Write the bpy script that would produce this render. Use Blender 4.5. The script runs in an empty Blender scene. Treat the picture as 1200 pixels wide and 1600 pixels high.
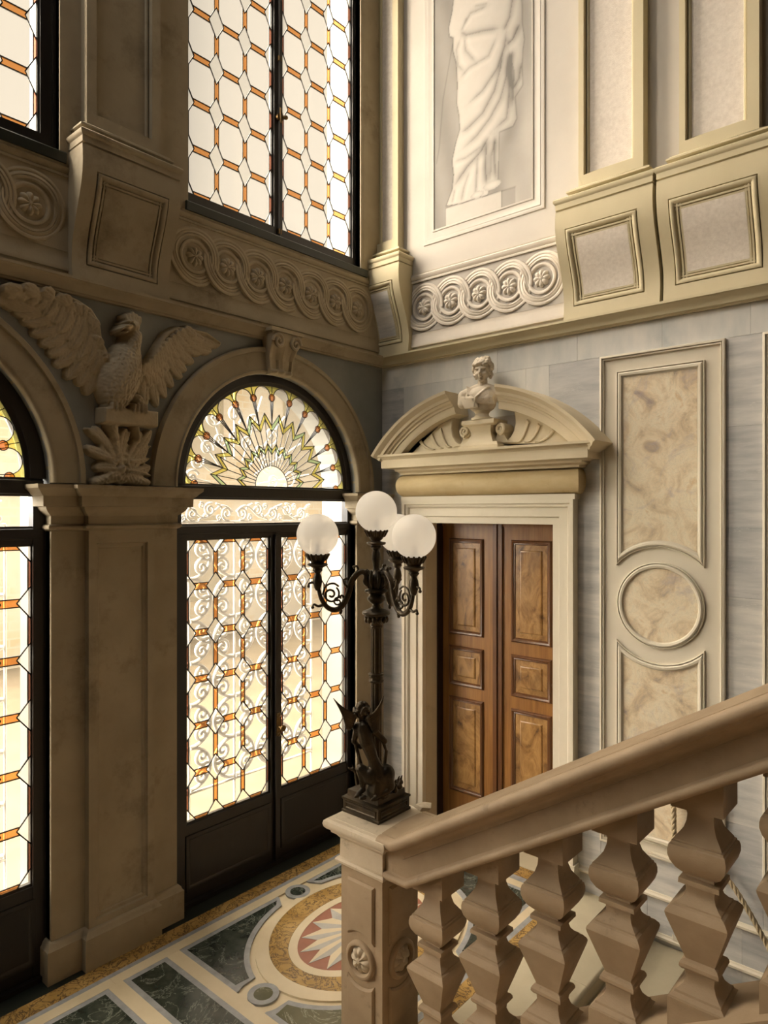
import bpy, bmesh, math, random
import numpy as np
from mathutils import Vector, Matrix
random.seed(7)
SC = bpy.context.scene
COL = SC.collection
PI = math.pi

# ------------------------------------------------------------------ camera, sky, sun, exposure
# world frame: room corner at the origin, door wall on Y = 0, window wall on X = 0, floor Z = 0
cam_d = bpy.data.cameras.new('camera')
cam = bpy.data.objects.new('camera', cam_d)
COL.objects.link(cam)
cam.location = (4.224, -4.835, 2.80)
cam.rotation_euler = (math.radians(90), 0, math.radians(40.98))
cam_d.sensor_fit = 'VERTICAL'
cam_d.sensor_height = 36.0
cam_d.lens = 1082.0 / 1600.0 * 36.0
cam_d.clip_start = 0.05
SC.camera = cam

world = bpy.data.worlds.new('sky')
SC.world = world
world.use_nodes = True
bgn = world.node_tree.nodes['Background']
bgn.inputs['Color'].default_value = (1.0, 0.92, 0.80, 1)
bgn.inputs['Strength'].default_value = 0.68

def lamp_sun(name, d, strength, angle, color):
    L = bpy.data.lights.new(name, 'SUN')
    L.energy = strength
    L.angle = math.radians(angle)
    L.color = color
    o = bpy.data.objects.new(name, L)
    COL.objects.link(o)
    o.rotation_euler = Vector(d).to_track_quat('-Z', 'Y').to_euler()
    return o
# hazy sun, low over the open end of the courtyard, coming in through the window wall
lamp_sun('hazy_sun', (0.62, 0.56, -0.68), 45, 88, (1.0, 0.93, 0.83))
# added area light for top daylight over the stairs; no skylight is built
HW = bpy.data.lights.new('lantern_daylight', 'AREA')
HW.shape = 'RECTANGLE'; HW.size = 2.4; HW.size_y = 2.6; HW.energy = 95; HW.color = (1.0, 0.945, 0.865)
hw_o = bpy.data.objects.new('lantern_daylight', HW); COL.objects.link(hw_o)
hw_o.location = (1.1, -5.2, 9.2)
hw_o.rotation_euler = Vector((0.15, 0.38, -0.90)).to_track_quat('-Z', 'Y').to_euler()

SC.view_settings.view_transform = 'Standard'
SC.view_settings.look = 'None'
SC.view_settings.gamma = 1.0
SC.view_settings.use_curve_mapping = False
SC.view_settings.exposure = 0.0
SC.cycles.transparent_max_bounces = 24
SC.cycles.max_bounces = 8
SC.cycles.diffuse_bounces = 3
SC.cycles.sample_clamp_indirect = 6.0
SC.cycles.use_denoising = True

# ------------------------------------------------------------------ materials
MATS = {}
def nmat(name):
    m = bpy.data.materials.new(name)
    m.use_nodes = True
    nt = m.node_tree
    b = nt.nodes['Principled BSDF']
    MATS[name] = m
    return m, nt, b
def node(nt, t, **kw):
    n = nt.nodes.new(t)
    for k, v in kw.items():
        if k in n.inputs: n.inputs[k].default_value = v
        else: setattr(n, k, v)
    return n
def rgba(c): return (c[0], c[1], c[2], 1)
def coords(nt, stretch=(1, 1, 1), rot=(0, 0, 0)):
    g = node(nt, 'ShaderNodeNewGeometry')
    mp = node(nt, 'ShaderNodeMapping')
    mp.inputs['Scale'].default_value = stretch
    mp.inputs['Rotation'].default_value = rot
    nt.links.new(g.outputs['Position'], mp.inputs['Vector'])
    return mp.outputs['Vector']
def noise(nt, vec, scale, detail=6, rough=.55, dist=0.0):
    n = node(nt, 'ShaderNodeTexNoise')
    n.inputs['Scale'].default_value = scale
    n.inputs['Detail'].default_value = detail
    n.inputs['Roughness'].default_value = rough
    n.inputs['Distortion'].default_value = dist
    nt.links.new(vec, n.inputs['Vector'])
    return n.outputs['Fac']
def ramp(nt, fac, stops):
    r = node(nt, 'ShaderNodeValToRGB')
    e = r.color_ramp.elements
    while len(e) < len(stops): e.new(.5)
    for i, (p, c) in enumerate(stops):
        e[i].position = p
        e[i].color = rgba(c)
    nt.links.new(fac, r.inputs['Fac'])
    return r.outputs['Color']
def mixc(nt, fac, a, b, mode='MIX'):
    m = node(nt, 'ShaderNodeMix', data_type='RGBA', blend_type=mode)
    for s, v in ((m.inputs[0], fac), (m.inputs[6], a), (m.inputs[7], b)):
        if hasattr(v, 'is_linked'): nt.links.new(v, s)
        elif isinstance(v, (int, float)): s.default_value = v
        else: s.default_value = rgba(v)
    return m.outputs[2]
def bump(nt, b, h, strength, dist=.01):
    bp = node(nt, 'ShaderNodeBump')
    bp.inputs['Strength'].default_value = strength
    bp.inputs['Distance'].default_value = dist
    nt.links.new(h, bp.inputs['Height'])
    nt.links.new(bp.outputs['Normal'], b.inputs['Normal'])
def stone(name, c1, c2, scale=3, rough=.7, bstr=.25, bscale=60, stretch=(1, 1, 1), dirt=None, veins=None, spec=.3):
    m, nt, b = nmat(name)
    v = coords(nt, stretch)
    f = noise(nt, v, scale, 8, .6)
    col = ramp(nt, f, [(.3, c1), (.7, c2)])
    if dirt:
        f2 = noise(nt, coords(nt), dirt[1], 10, .7)
        col = mixc(nt, ramp(nt, f2, [(dirt[2], (0, 0, 0)), (dirt[2] + .18, (1, 1, 1))]), col, dirt[0])
    if veins:
        vc, vs, vd, vw, vstr = veins
        f3 = noise(nt, coords(nt, vstr), vs, 10, .65, vd)
        mk = ramp(nt, f3, [(.5 - vw, (0, 0, 0)), (.5, (1, 1, 1)), (.5 + vw, (0, 0, 0))])
        col = mixc(nt, mk, col, vc)
    if name.endswith('grey_marble'):
        oi = node(nt, 'ShaderNodeObjectInfo')
        col = mixc(nt, 1.0, col, ramp(nt, oi.outputs['Random'], [(0, (.80, .81, .84)), (1, (1.08, 1.06, 1.03))]), 'MULTIPLY')
    nt.links.new(col, b.inputs['Base Color'])
    b.inputs['Roughness'].default_value = rough
    b.inputs['Specular IOR Level'].default_value = spec
    if bstr: bump(nt, b, noise(nt, coords(nt), bscale, 6, .6), bstr, .004)
    return m
M = {}
M['lime'] = stone('limestone', (.32, .265, .18), (.41, .345, .24), 2.5, .72, .18, 70, dirt=((.20, .155, .098), 1.9, .53))  # weathered stone with the window wall's shade also put into its colour
M['limeyellow'] = stone('yellow_limestone', (.50, .38, .20), (.62, .50, .30), 3.5, .7, .2, 60, (1, 1, 3), dirt=((.40, .27, .12), 3, .56))
M['plaster'] = stone('fresco_plaster', (.47, .437, .388), (.555, .517, .46), 1.3, .85, .1, 120, dirt=((.52, .465, .405), 2.2, .55))
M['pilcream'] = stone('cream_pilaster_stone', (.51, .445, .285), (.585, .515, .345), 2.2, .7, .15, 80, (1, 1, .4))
M['stucco'] = stone('grained_stucco', (.66, .595, .52), (.79, .725, .645), 40, .9, .9, 260)
M['pedstone'] = stone('cream_portal_stone', (.60, .515, .36), (.69, .60, .44), 3, .7, .15, 70, dirt=((.47, .37, .22), 2.5, .60))
M['panelcream'] = stone('cream_panel_stone', (.66, .60, .48), (.72, .66, .54), 2, .6, .1, 60)
M['plainwall'] = stone('dark_panelling', (.085, .066, .045), (.12, .095, .065), 2, .9, .1, 60)  # dark colour chosen for unseen surfaces to hold down bounced light
M['marble'] = stone('grey_marble', (.38, .395, .40), (.78, .755, .71), 2.0, .45, .05, 30, (.8, 1, 5.5), dirt=((.31, .335, .355), 2.4, .60), veins=((.70, .69, .66), 1.3, .4, .003, (.6, 1, 5)), spec=.4)
M['marble_top'] = stone('pale_grey_marble', (.52, .545, .535), (.76, .73, .68), 2.2, .5, .05, 30, (2.2, 1, .8), dirt=((.38, .43, .44), 2.2, .60), spec=.4)
M['marble_dark'] = stone('slate_marble', (.20, .21, .20), (.28, .285, .27), 2, .5, .05, 30, spec=.4)
M['rail'] = stone('brown_istrian_stone', (.31, .225, .140), (.42, .315, .205), 4, .6, .3, 120, dirt=((.20, .145, .09), 9, .60))
M['newelcap'] = stone('worn_pale_stone', (.50, .41, .29), (.62, .53, .40), 5, .65, .35, 120, dirt=((.30, .25, .18), 14, .58))
M['travert'] = stone('cream_step_stone', (.48, .425, .30), (.57, .51, .37), 3, .5, .1, 80)
# relief/painted stone tones
M['relief'] = stone('relief_stone', (.38, .32, .22), (.48, .40, .28), 8, .8, .35, 90)
M['bustst'] = stone('bust_marble', (.54, .465, .355), (.68, .60, .48), 6, .6, .1, 60, dirt=((.28, .21, .13), 14, .55))
# floor marbles
M['f_cream'] = stone('cream_floor_marble', (.60, .50, .33), (.70, .60, .42), 3, .22, .02, 40, spec=.5)
M['f_grey'] = stone('grey_floor_marble', (.25, .26, .262), (.38, .385, .385), 12, .25, .02, 40, (1, 1, 1), spec=.5)
M['f_greyl'] = stone('pale_grey_floor_marble', (.36, .35, .32), (.46, .44, .40), 12, .25, .02, 40, spec=.5)
M['f_red'] = stone('red_floor_marble', (.26, .10, .06), (.34, .14, .09), 6, .25, .02, 40, spec=.5)
M['f_green'] = stone('green_serpentine', (.012, .018, .014), (.055, .065, .05), 9, .2, .02, 40, dirt=((.34, .29, .22), 5.5, .60), veins=((.20, .22, .18), 3, 2.0, .012, (1, 1, 1)), spec=.5)
M['f_green2'] = stone('olive_serpentine', (.07, .07, .035), (.15, .14, .075), 4, .2, .02, 40, veins=((.40, .38, .28), 2.4, 1.5, .009, (1, 1, 1)), spec=.5)
M['f_giallo'] = stone('yellow_siena_marble', (.30, .175, .045), (.50, .32, .11), 6, .2, .02, 40, veins=((.05, .035, .03), 7, 2.5, .035, (1, 1, 1)), spec=.5)
def breccia():
    m, nt, b = nmat('golden_breccia')
    v = coords(nt)
    n1 = noise(nt, v, 4.5, 10, .62, 1.5)
    base = ramp(nt, n1, [(.28, (.36, .28, .25)), (.40, (.64, .51, .34)), (.5, (.77, .65, .47)), (.6, (.80, .71, .54)), (.7, (.68, .51, .31))])
    n2 = noise(nt, v, 2.3, 8, .7, 2.5)
    col = mixc(nt, ramp(nt, n2, [(.55, (0, 0, 0)), (.70, (.6, .6, .6))]), base, (.46, .40, .41))
    n3 = noise(nt, v, 9, 10, .7, 3.0)
    mk = ramp(nt, n3, [(.48, (0, 0, 0)), (.5, (.45, .45, .45)), (.52, (0, 0, 0))])
    col = mixc(nt, mk, col, (.44, .42, .32))
    nt.links.new(col, b.inputs['Base Color'])
    b.inputs['Roughness'].default_value = .35
    return m
M['breccia'] = breccia()
def wood(name, c1, c2, burl=False, rough=.32):
    m, nt, b = nmat(name)
    if burl:
        v = coords(nt, (1, 1, .55))
        n1 = noise(nt, v, 6, 10, .65, 2.2)
        col = ramp(nt, n1, [(.30, (.07, .034, .013)), (.42, c1), (.60, c2)])
        n2 = noise(nt, coords(nt, (1, 1, .5)), 2.6, 6, .6, 1.0)
        col = mixc(nt, ramp(nt, n2, [(.56, (0, 0, 0)), (.72, (.5, .5, .5))]), col, (.07, .035, .015))
    else:
        v = coords(nt, (14, 14, .9))
        n1 = noise(nt, v, 2.2, 6, .55, .6)
        col = ramp(nt, n1, [(.3, c1), (.72, c2)])
    nt.links.new(col, b.inputs['Base Color'])
    b.inputs['Roughness'].default_value = rough
    b.inputs['Coat Weight'].default_value = .12
    b.inputs['Coat Roughness'].default_value = .2
    return m
M['walnut'] = wood('polished_walnut', (.19, .082, .020), (.34, .160, .044))
M['walnutd'] = wood('dark_walnut', (.085, .034, .012), (.17, .070, .022))
M['burl'] = wood('burl_walnut', (.25, .128, .038), (.42, .24, .085), True)
M['ebony'] = wood('dark_stained_oak', (.005, .003, .002), (.011, .006, .004), rough=.45)
M['reveal'] = stone('dark_oak_lining', (.020, .010, .008), (.035, .018, .012), 3, .5, .05, 40)
def plain(name, c, rough=.5, metal=0, spec=.5):
    m, nt, b = nmat(name)
    b.inputs['Base Color'].default_value = rgba(c)
    b.inputs['Roughness'].default_value = rough
    b.inputs['Metallic'].default_value = metal
    b.inputs['Specular IOR Level'].default_value = spec
    return m
def bronze():
    m, nt, b = nmat('dark_bronze')
    n1 = noise(nt, coords(nt), 9, 8, .65)
    col = ramp(nt, n1, [(.35, (.020, .016, .010)), (.62, (.070, .048, .024)), (.8, (.055, .058, .042))])
    nt.links.new(col, b.inputs['Base Color'])
    b.inputs['Metallic'].default_value = .55
    b.inputs['Roughness'].default_value = .36
    return m
M['bronze'] = bronze()
M['brass'] = plain('aged_brass', (.16, .10, .04), .35, .9)
M['lead'] = plain('lead_came', (.035, .03, .025), .6)
M['iron'] = stone('pale_painted_iron', (.66, .64, .60), (.74, .72, .67), 8, .6, .05, 60)
M['paving'] = stone('courtyard_paving', (.13, .10, .06), (.18, .14, .085), 2, .9, .1, 30)
M['sill'] = plain('dark_green_slate', (.016, .020, .014), .45)
M['rope'] = stone('hemp_rope', (.42, .33, .20), (.58, .48, .32), 60, .9, .5, 200)
def glass(name, c, gl=.05, milk=.0225):
    m, nt, b = nmat(name)
    nt.nodes.remove(b)
    out = nt.nodes['Material Output']
    t = node(nt, 'ShaderNodeBsdfTransparent')
    t.inputs['Color'].default_value = rgba(c)
    g = node(nt, 'ShaderNodeBsdfGlossy')
    g.inputs['Roughness'].default_value = .08
    mx = node(nt, 'ShaderNodeMixShader')
    mx.inputs['Fac'].default_value = gl
    nt.links.new(t.outputs[0], mx.inputs[1])
    nt.links.new(g.outputs[0], mx.inputs[2])
    # faint bloom of dust and seed in the old glass: a little of the daylight is scattered
    ts = node(nt, 'ShaderNodeBsdfTranslucent')
    ts.inputs['Color'].default_value = rgba([q ** .9 * t for q, t in zip(c, (1, .94, .85))])
    m2 = node(nt, 'ShaderNodeMixShader')
    m2.inputs['Fac'].default_value = milk
    nt.links.new(mx.outputs[0], m2.inputs[1]); nt.links.new(ts.outputs[0], m2.inputs[2])
    nt.links.new(m2.outputs[0], out.inputs['Surface'])
    return m
M['g_clear'] = glass('clear_glass', (.985, .965, .925))
M['g_diam'] = glass('bevelled_glass', (.965, .945, .895), .1)
M['g_amber'] = glass('amber_glass', (.86, .56, .30))
M['g_ruby'] = glass('ruby_glass', (.72, .46, .36))
M['g_jewel'] = glass('orange_jewel_glass', (.84, .55, .38))
M['g_milk'] = glass('opal_hub_glass', (.96, .93, .86), .05, .09)
M['g_yellow'] = glass('yellow_glass', (.88, .84, .46))
M['g_green'] = glass('green_glass', (.74, .86, .68))
def globe():
    m, nt, b = nmat('opal_glass')
    b.inputs['Base Color'].default_value = (.98, .96, .92, 1)
    b.inputs['Roughness'].default_value = .3
    b.inputs['Subsurface Weight'].default_value = .0
    b.inputs['Emission Color'].default_value = (1.0, .93, .82, 1)
    b.inputs['Emission Strength'].default_value = .5  # faint glow added; the unlit globes stay too dim by daylight alone
    out = nt.nodes['Material Output']
    t = node(nt, 'ShaderNodeBsdfTranslucent')
    t.inputs['Color'].default_value = (1.0, .98, .94, 1)
    tr = node(nt, 'ShaderNodeBsdfTransparent')
    tr.inputs['Color'].default_value = (.95, .90, .82, 1)
    m1 = node(nt, 'ShaderNodeMixShader'); m1.inputs['Fac'].default_value = .74
    m2 = node(nt, 'ShaderNodeMixShader'); m2.inputs['Fac'].default_value = .30
    nt.links.new(b.outputs[0], m1.inputs[1]); nt.links.new(t.outputs[0], m1.inputs[2])
    nt.links.new(m1.outputs[0], m2.inputs[1]); nt.links.new(tr.outputs[0], m2.inputs[2])
    nt.links.new(m2.outputs[0], out.inputs['Surface'])
    return m
M['globe'] = globe()
def facade():
    m, nt, b = nmat('courtyard_brick')
    g = node(nt, 'ShaderNodeNewGeometry')
    sp = node(nt, 'ShaderNodeSeparateXYZ'); cb = node(nt, 'ShaderNodeCombineXYZ')
    nt.links.new(g.outputs['Position'], sp.inputs[0])
    nt.links.new(sp.outputs[1], cb.inputs[0]); nt.links.new(sp.outputs[2], cb.inputs[1])
    br = node(nt, 'ShaderNodeTexBrick')
    br.inputs['Color1'].default_value = (.93, .81, .60, 1)
    br.inputs['Color2'].default_value = (.88, .70, .42, 1)
    br.inputs['Mortar'].default_value = (.94, .87, .72, 1)
    br.inputs['Scale'].default_value = 1.0
    br.inputs['Brick Width'].default_value = .42
    br.inputs['Row Height'].default_value = .16
    br.inputs['Mortar Size'].default_value = .018
    nt.links.new(cb.outputs[0], br.inputs['Vector'])
    f = noise(nt, coords(nt), .9, 6, .6)
    col = mixc(nt, ramp(nt, f, [(.42, (0, 0, 0)), (.58, (1, 1, 1))]), br.outputs['Color'], (.95, .89, .77))
    nt.links.new(col, b.inputs['Base Color'])
    b.inputs['Roughness'].default_value = .9
    return m
M['facade'] = facade()
def painted():
    m, nt, b = nmat('grisaille_paint')
    a = node(nt, 'ShaderNodeVertexColor'); a.layer_name = 'paint'
    f = noise(nt, coords(nt), 5, 8, .6)
    col = mixc(nt, 1.0, a.outputs['Color'], ramp(nt, f, [(.3, (.93, .92, .90)), (.7, (1, 1, 1))]), 'MULTIPLY')
    nt.links.new(col, b.inputs['Base Color'])
    b.inputs['Roughness'].default_value = .85
    return m
M['paint'] = painted()

# ------------------------------------------------------------------ mesh helpers
def FW(u, v, w): return (u, v, w)
def FR(u, v, w): return (u, -w, v)          # door wall: u = X, v = Z, w = out into the room
def FL(u, v, w): return (w, u, v)           # window wall: u = Y, v = Z, w = out into the room
def offset_poly(P, d, closed=True):
    n = len(P); out = []
    for i in range(n):
        p = P[i]
        a = P[(i - 1) % n] if closed or i > 0 else None
        b = P[(i + 1) % n] if closed or i < n - 1 else None
        ns = []
        if a is not None:
            e = (p[0] - a[0], p[1] - a[1]); l = math.hypot(*e) or 1; ns.append((-e[1] / l, e[0] / l))
        if b is not None:
            e = (b[0] - p[0], b[1] - p[1]); l = math.hypot(*e) or 1; ns.append((-e[1] / l, e[0] / l))
        if len(ns) == 1: nx, ny = ns[0]; k = 1
        else:
            nx, ny = ns[0][0] + ns[1][0], ns[0][1] + ns[1][1]
            l = math.hypot(nx, ny) or 1; nx /= l; ny /= l
            k = 1 / max(.35, nx * ns[0][0] + ny * ns[0][1])
        out.append((p[0] + nx * d * k, p[1] + ny * d * k))
    return out
def ccw(P):
    a = sum(P[i][0] * P[(i + 1) % len(P)][1] - P[(i + 1) % len(P)][0] * P[i][1] for i in range(len(P)))
    return P if a > 0 else P[::-1]
def rect(u0, u1, v0, v1, n=1):
    P = []
    for k in range(n): P.append((u0 + (u1 - u0) * k / n, v0))
    for k in range(n): P.append((u1, v0 + (v1 - v0) * k / n))
    for k in range(n): P.append((u1 - (u1 - u0) * k / n, v1))
    for k in range(n): P.append((u0, v1 - (v1 - v0) * k / n))
    return P
def circle(cx, cy, r, n=32, a0=0, a1=2 * PI, end=False):
    m = n + 1 if end else n
    return [(cx + r * math.cos(a0 + (a1 - a0) * k / n), cy + r * math.sin(a0 + (a1 - a0) * k / n)) for k in range(m)]
class MB:
    def __init__(s, fr=FW): s.v = []; s.f = []; s.fr = fr
    def add(s, p): s.v.append(s.fr(*p)); return len(s.v) - 1
    def grid(s, rows, cu=False, cv=False):
        ids = [[s.add(p) for p in r] for r in rows]
        n = len(ids); m = len(ids[0])
        for i in range(n if cv else n - 1):
            for j in range(m if cu else m - 1):
                s.f.append((ids[i][j], ids[i][(j + 1) % m], ids[(i + 1) % n][(j + 1) % m], ids[(i + 1) % n][j]))
        return ids
    def box(s, u0, u1, v0, v1, w0, w1):
        i = [s.add(p) for p in ((u0, v0, w0), (u1, v0, w0), (u1, v1, w0), (u0, v1, w0), (u0, v0, w1), (u1, v0, w1), (u1, v1, w1), (u0, v1, w1))]
        for f in ((0, 3, 2, 1), (4, 5, 6, 7), (0, 1, 5, 4), (1, 2, 6, 5), (2, 3, 7, 6), (3, 0, 4, 7)): s.f.append(tuple(i[k] for k in f))
        return s
    def prism(s, P, w0, w1, bev=0):
        P = ccw(P)
        rings = [[(p[0], p[1], w0) for p in P]]
        if bev:
            rings.append([(p[0], p[1], w1 - bev) for p in P])
            rings.append([(p[0], p[1], w1) for p in offset_poly(P, bev)])
        else: rings.append([(p[0], p[1], w1) for p in P])
        ids = s.grid(rings, cu=True)
        s.f.append(tuple(ids[0][::-1])); s.f.append(tuple(ids[-1]))
        return s
    def frame(s, P, prof, wf=None, fill=False, back=False):
        P = ccw(P); wf = wf or (lambda u, v: 0)
        rows = []
        for d, w in prof:
            rows.append([(p[0], p[1], w + wf(p[0], p[1])) for p in offset_poly(P, d)])
        ids = s.grid(rows, cu=True)
        if fill: s.f.append(tuple(ids[-1]))
        if back: s.f.append(tuple(ids[0][::-1]))
        return s
    def mould(s, prof, u0, u1, m0=0, m1=0):
        # prof: (v, w) points; m0/m1: mitre slope at the ends (du = m * w)
        a = [(u0 + m0 * w, v, w) for v, w in prof]; b = [(u1 + m1 * w, v, w) for v, w in prof]
        ids = s.grid([a, b], cu=True)
        s.f.append(tuple(ids[0][::-1])); s.f.append(tuple(ids[1]))
        return s
    def arc(s, c, prof, a0, a1, n=40):
        # prof: (r, w) closed section swept about (c) in the u,v plane
        rows = []
        for k in range(n + 1):
            a = a0 + (a1 - a0) * k / n
            rows.append([(c[0] + r * math.cos(a), c[1] + r * math.sin(a), w) for r, w in prof])
        ids = s.grid(rows, cu=True)
        s.f.append(tuple(ids[0])); s.f.append(tuple(ids[-1][::-1]))
        return s
    def plan(s, path, prof, closed=False, cap=True):
        # path in (u, w) plan, prof: (d outwards, v)
        rows = []
        for d, v in prof:
            rows.append([(p[0], v, p[1]) for p in offset_poly(path, d, closed)])
        ids = s.grid(rows, cu=closed)
        if cap: s.f.append(tuple(ids[-1])); s.f.append(tuple(ids[0][::-1]))
        return s
    def tube(s, pts, r, n=8, caps=True, flat=1.0):
        pts = [Vector(p) for p in pts]; m = len(pts)
        rr = r if isinstance(r, (list, tuple)) else [r] * m
        rows = []; up = None
        for i in range(m):
            t = (pts[min(i + 1, m - 1)] - pts[max(i - 1, 0)])
            if t.length < 1e-9: t = Vector((0, 0, 1))
            t.normalize()
            if up is None:
                up = Vector((0, 0, 1)) if abs(t.z) < .9 else Vector((1, 0, 0))
            x = up - t * up.dot(t)
            if x.length < 1e-6: x = t.orthogonal()
            x.normalize(); up = x; y = t.cross(x)
            rows.append([tuple(pts[i] + x * rr[i] * math.cos(2 * PI * k / n) + y * rr[i] * flat * math.sin(2 * PI * k / n)) for k in range(n)])
        ids = s.grid(rows, cu=True)
        if caps: s.f.append(tuple(ids[0][::-1])); s.f.append(tuple(ids[-1]))
        return s
    def lathe(s, c, prof, n=24, mod=None):
        rows = []
        for r, z in prof:
            rows.append([(c[0] + r * (mod(a) if mod else 1) * math.cos(a), c[1] + r * (mod(a) if mod else 1) * math.sin(a), c[2] + z) for a in [2 * PI * k / n for k in range(n)]])
        ids = s.grid(rows, cu=True)
        s.f.append(tuple(ids[0][::-1])); s.f.append(tuple(ids[-1]))
        return s
    def square(s, c, prof):
        rows = [[(c[0] - r, c[1] - r, c[2] + z), (c[0] + r, c[1] - r, c[2] + z), (c[0] + r, c[1] + r, c[2] + z), (c[0] - r, c[1] + r, c[2] + z)] for r, z in prof]
        ids = s.grid(rows, cu=True)
        s.f.append(tuple(ids[0][::-1])); s.f.append(tuple(ids[-1]))
        return s
    def ball(s, c, r, sc=(1, 1, 1), n=16, m=10, rot=None):
        rows = []
        for i in range(m + 1):
            th = PI * (i + .001) / (m + .002)
            row = []
            for k in range(n):
                p = Vector((r * sc[0] * math.sin(th) * math.cos(2 * PI * k / n), r * sc[1] * math.sin(th) * math.sin(2 * PI * k / n), r * sc[2] * math.cos(th)))
                if rot: p = rot @ p
                row.append((c[0] + p.x, c[1] + p.y, c[2] + p.z))
            rows.append(row)
        ids = s.grid(rows, cu=True)
        s.f.append(tuple(ids[0])); s.f.append(tuple(ids[-1][::-1]))
        return s
    def cap(s, a, b, r0, r1, n=12):
        a = Vector(a); b = Vector(b); d = b - a
        q = Vector((0, 0, 1)).rotation_difference(d.normalized()) if d.length > 1e-6 else Matrix.Identity(3).to_quaternion()
        rows = []
        L = d.length
        for i in range(5):
            t = PI / 2 * (1 - i / 4); rows.append((r0 * math.cos(t) + 1e-4, -r0 * math.sin(t)))
        for i in range(5):
            t = PI / 2 * i / 4; rows.append((r1 * math.cos(t) + 1e-4, L + r1 * math.sin(t)))
        R = []
        for r, z in rows: R.append([tuple(a + q @ Vector((r * math.cos(2 * PI * k / n), r * math.sin(2 * PI * k / n), z))) for k in range(n)])
        ids = s.grid(R, cu=True)
        s.f.append(tuple(ids[0][::-1])); s.f.append(tuple(ids[-1]))
        return s
    def mesh(s, name, ang=35):
        me = bpy.data.meshes.new(name)
        me.from_pydata(s.v, [], s.f)
        bm = bmesh.new(); bm.from_mesh(me)
        bmesh.ops.recalc_face_normals(bm, faces=bm.faces)
        bm.to_mesh(me); bm.free()
        if ang:
            me.shade_smooth()
            me.set_sharp_from_angle(angle=math.radians(ang))
        return me
    def build(s, name, mat, parent=None, ang=35, **kw):
        me = s.mesh(name, ang)
        if mat: me.materials.append(M[mat])
        return put(name, me, parent, **kw)
def put(name, me, parent=None, loc=None, **kw):
    o = bpy.data.objects.new(name, me)
    COL.objects.link(o)
    if loc: o.location = loc
    if parent is not None: attach(o, parent)
    tag(o, **kw)
    return o
def base_of(o):
    p = Vector(o.location)
    while o.parent is not None:
        p = o.matrix_parent_inverse.translation + p
        o = o.parent
        p = p + Vector(o.location)
    return p
def attach(o, parent):
    o.parent = parent
    o.matrix_parent_inverse = Matrix.Translation(-base_of(parent))
def tag(o, label=None, cat=None, group=None, kind=None):
    if label: o['label'] = label
    if cat: o['category'] = cat
    if group: o['group'] = group
    if kind: o['kind'] = kind
    return o
def empty(name, loc=(0, 0, 0), parent=None, **kw):
    o = bpy.data.objects.new(name, None)
    COL.objects.link(o); o.location = loc; o.empty_display_size = .1
    if parent is not None: attach(o, parent)
    tag(o, **kw)
    return o
def smooth01(t): t = max(0, min(1, t)); return t * t * (3 - 2 * t)
def remesh(mb, name, voxel, mat, parent=None, smooth=2, dents=None, **kw):
    me = bpy.data.meshes.new(name + '_raw'); me.from_pydata(mb.v, [], mb.f)
    bm = bmesh.new(); bm.from_mesh(me); bmesh.ops.recalc_face_normals(bm, faces=bm.faces); bm.to_mesh(me); bm.free()
    o = bpy.data.objects.new(name, me); COL.objects.link(o)
    r = o.modifiers.new('r', 'REMESH'); r.mode = 'VOXEL'; r.voxel_size = voxel
    if smooth:
        sm = o.modifiers.new('s', 'SMOOTH'); sm.iterations = smooth; sm.factor = .5
    dg = bpy.context.evaluated_depsgraph_get()
    me2 = bpy.data.meshes.new_from_object(o.evaluated_get(dg))
    bpy.data.objects.remove(o); bpy.data.meshes.remove(me)
    me2.name = name
    me2.materials.clear(); me2.materials.append(M[mat])
    if dents:
        # press eye sockets, lips and the like into the finished surface
        n = len(me2.vertices); co = np.empty(n * 3); me2.vertices.foreach_get('co', co); co = co.reshape(-1, 3)
        for c, r, push in dents:
            q = np.exp(-(np.linalg.norm(co - np.array(c), axis=1) / r) ** 2)
            co += q[:, None] * np.array(push)
        me2.vertices.foreach_set('co', co.reshape(-1)); me2.update()
    me2.shade_smooth()
    return put(name, me2, parent, **kw)
# ================================================================== THE SETTING
ZC = 4.127            # underside of the string cornice
# ---- window wall (X = 0)
ARCH_A, ARCH_B, ARCH_R, ARCH_Z = -1.265, -3.925, .905, 2.975
ARCHES = (ARCH_A, ARCH_B)
TH = .42
def arch_wall():
    mb = MB(FL)
    edges = [0.42] + [x for c in ARCHES for x in (c + ARCH_R, c - ARCH_R)] + [-9.2]
    for k in range(0, len(edges), 2): mb.box(edges[k + 1], edges[k], -1.6 if k == 0 else 0, ZC, -TH, 0)
    n = 32
    for c in ARCHES:
        pts = [(c + ARCH_R * math.cos(PI * k / n), ARCH_Z + ARCH_R * math.sin(PI * k / n)) for k in range(n + 1)]
        for k in range(n):
            (u1, v1), (u0, v0) = pts[k], pts[k + 1]
            mb.prism([(u0, v0), (u1, v1), (u1, ZC), (u0, ZC)], -TH, 0)
    # upper storey with rectangular window openings
    ups = [(-2.075, -.30), (-4.76, -2.965)]
    z0, z1, zt = 4.97, 8.35, 9.6
    mb.box(-9.2, .42, ZC, z0, -TH, 0)
    mb.box(-9.2, .42, z1, zt, -TH, 0)
    e = [.42] + [x for a, b in ups for x in (b, a)] + [-9.2]
    for k in range(0, len(e), 2): mb.box(e[k + 1], e[k], z0, z1, -TH, 0)
    return mb.build('wall_left', 'marble_dark', None, 30, kind='structure')
WL = arch_wall()
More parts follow.
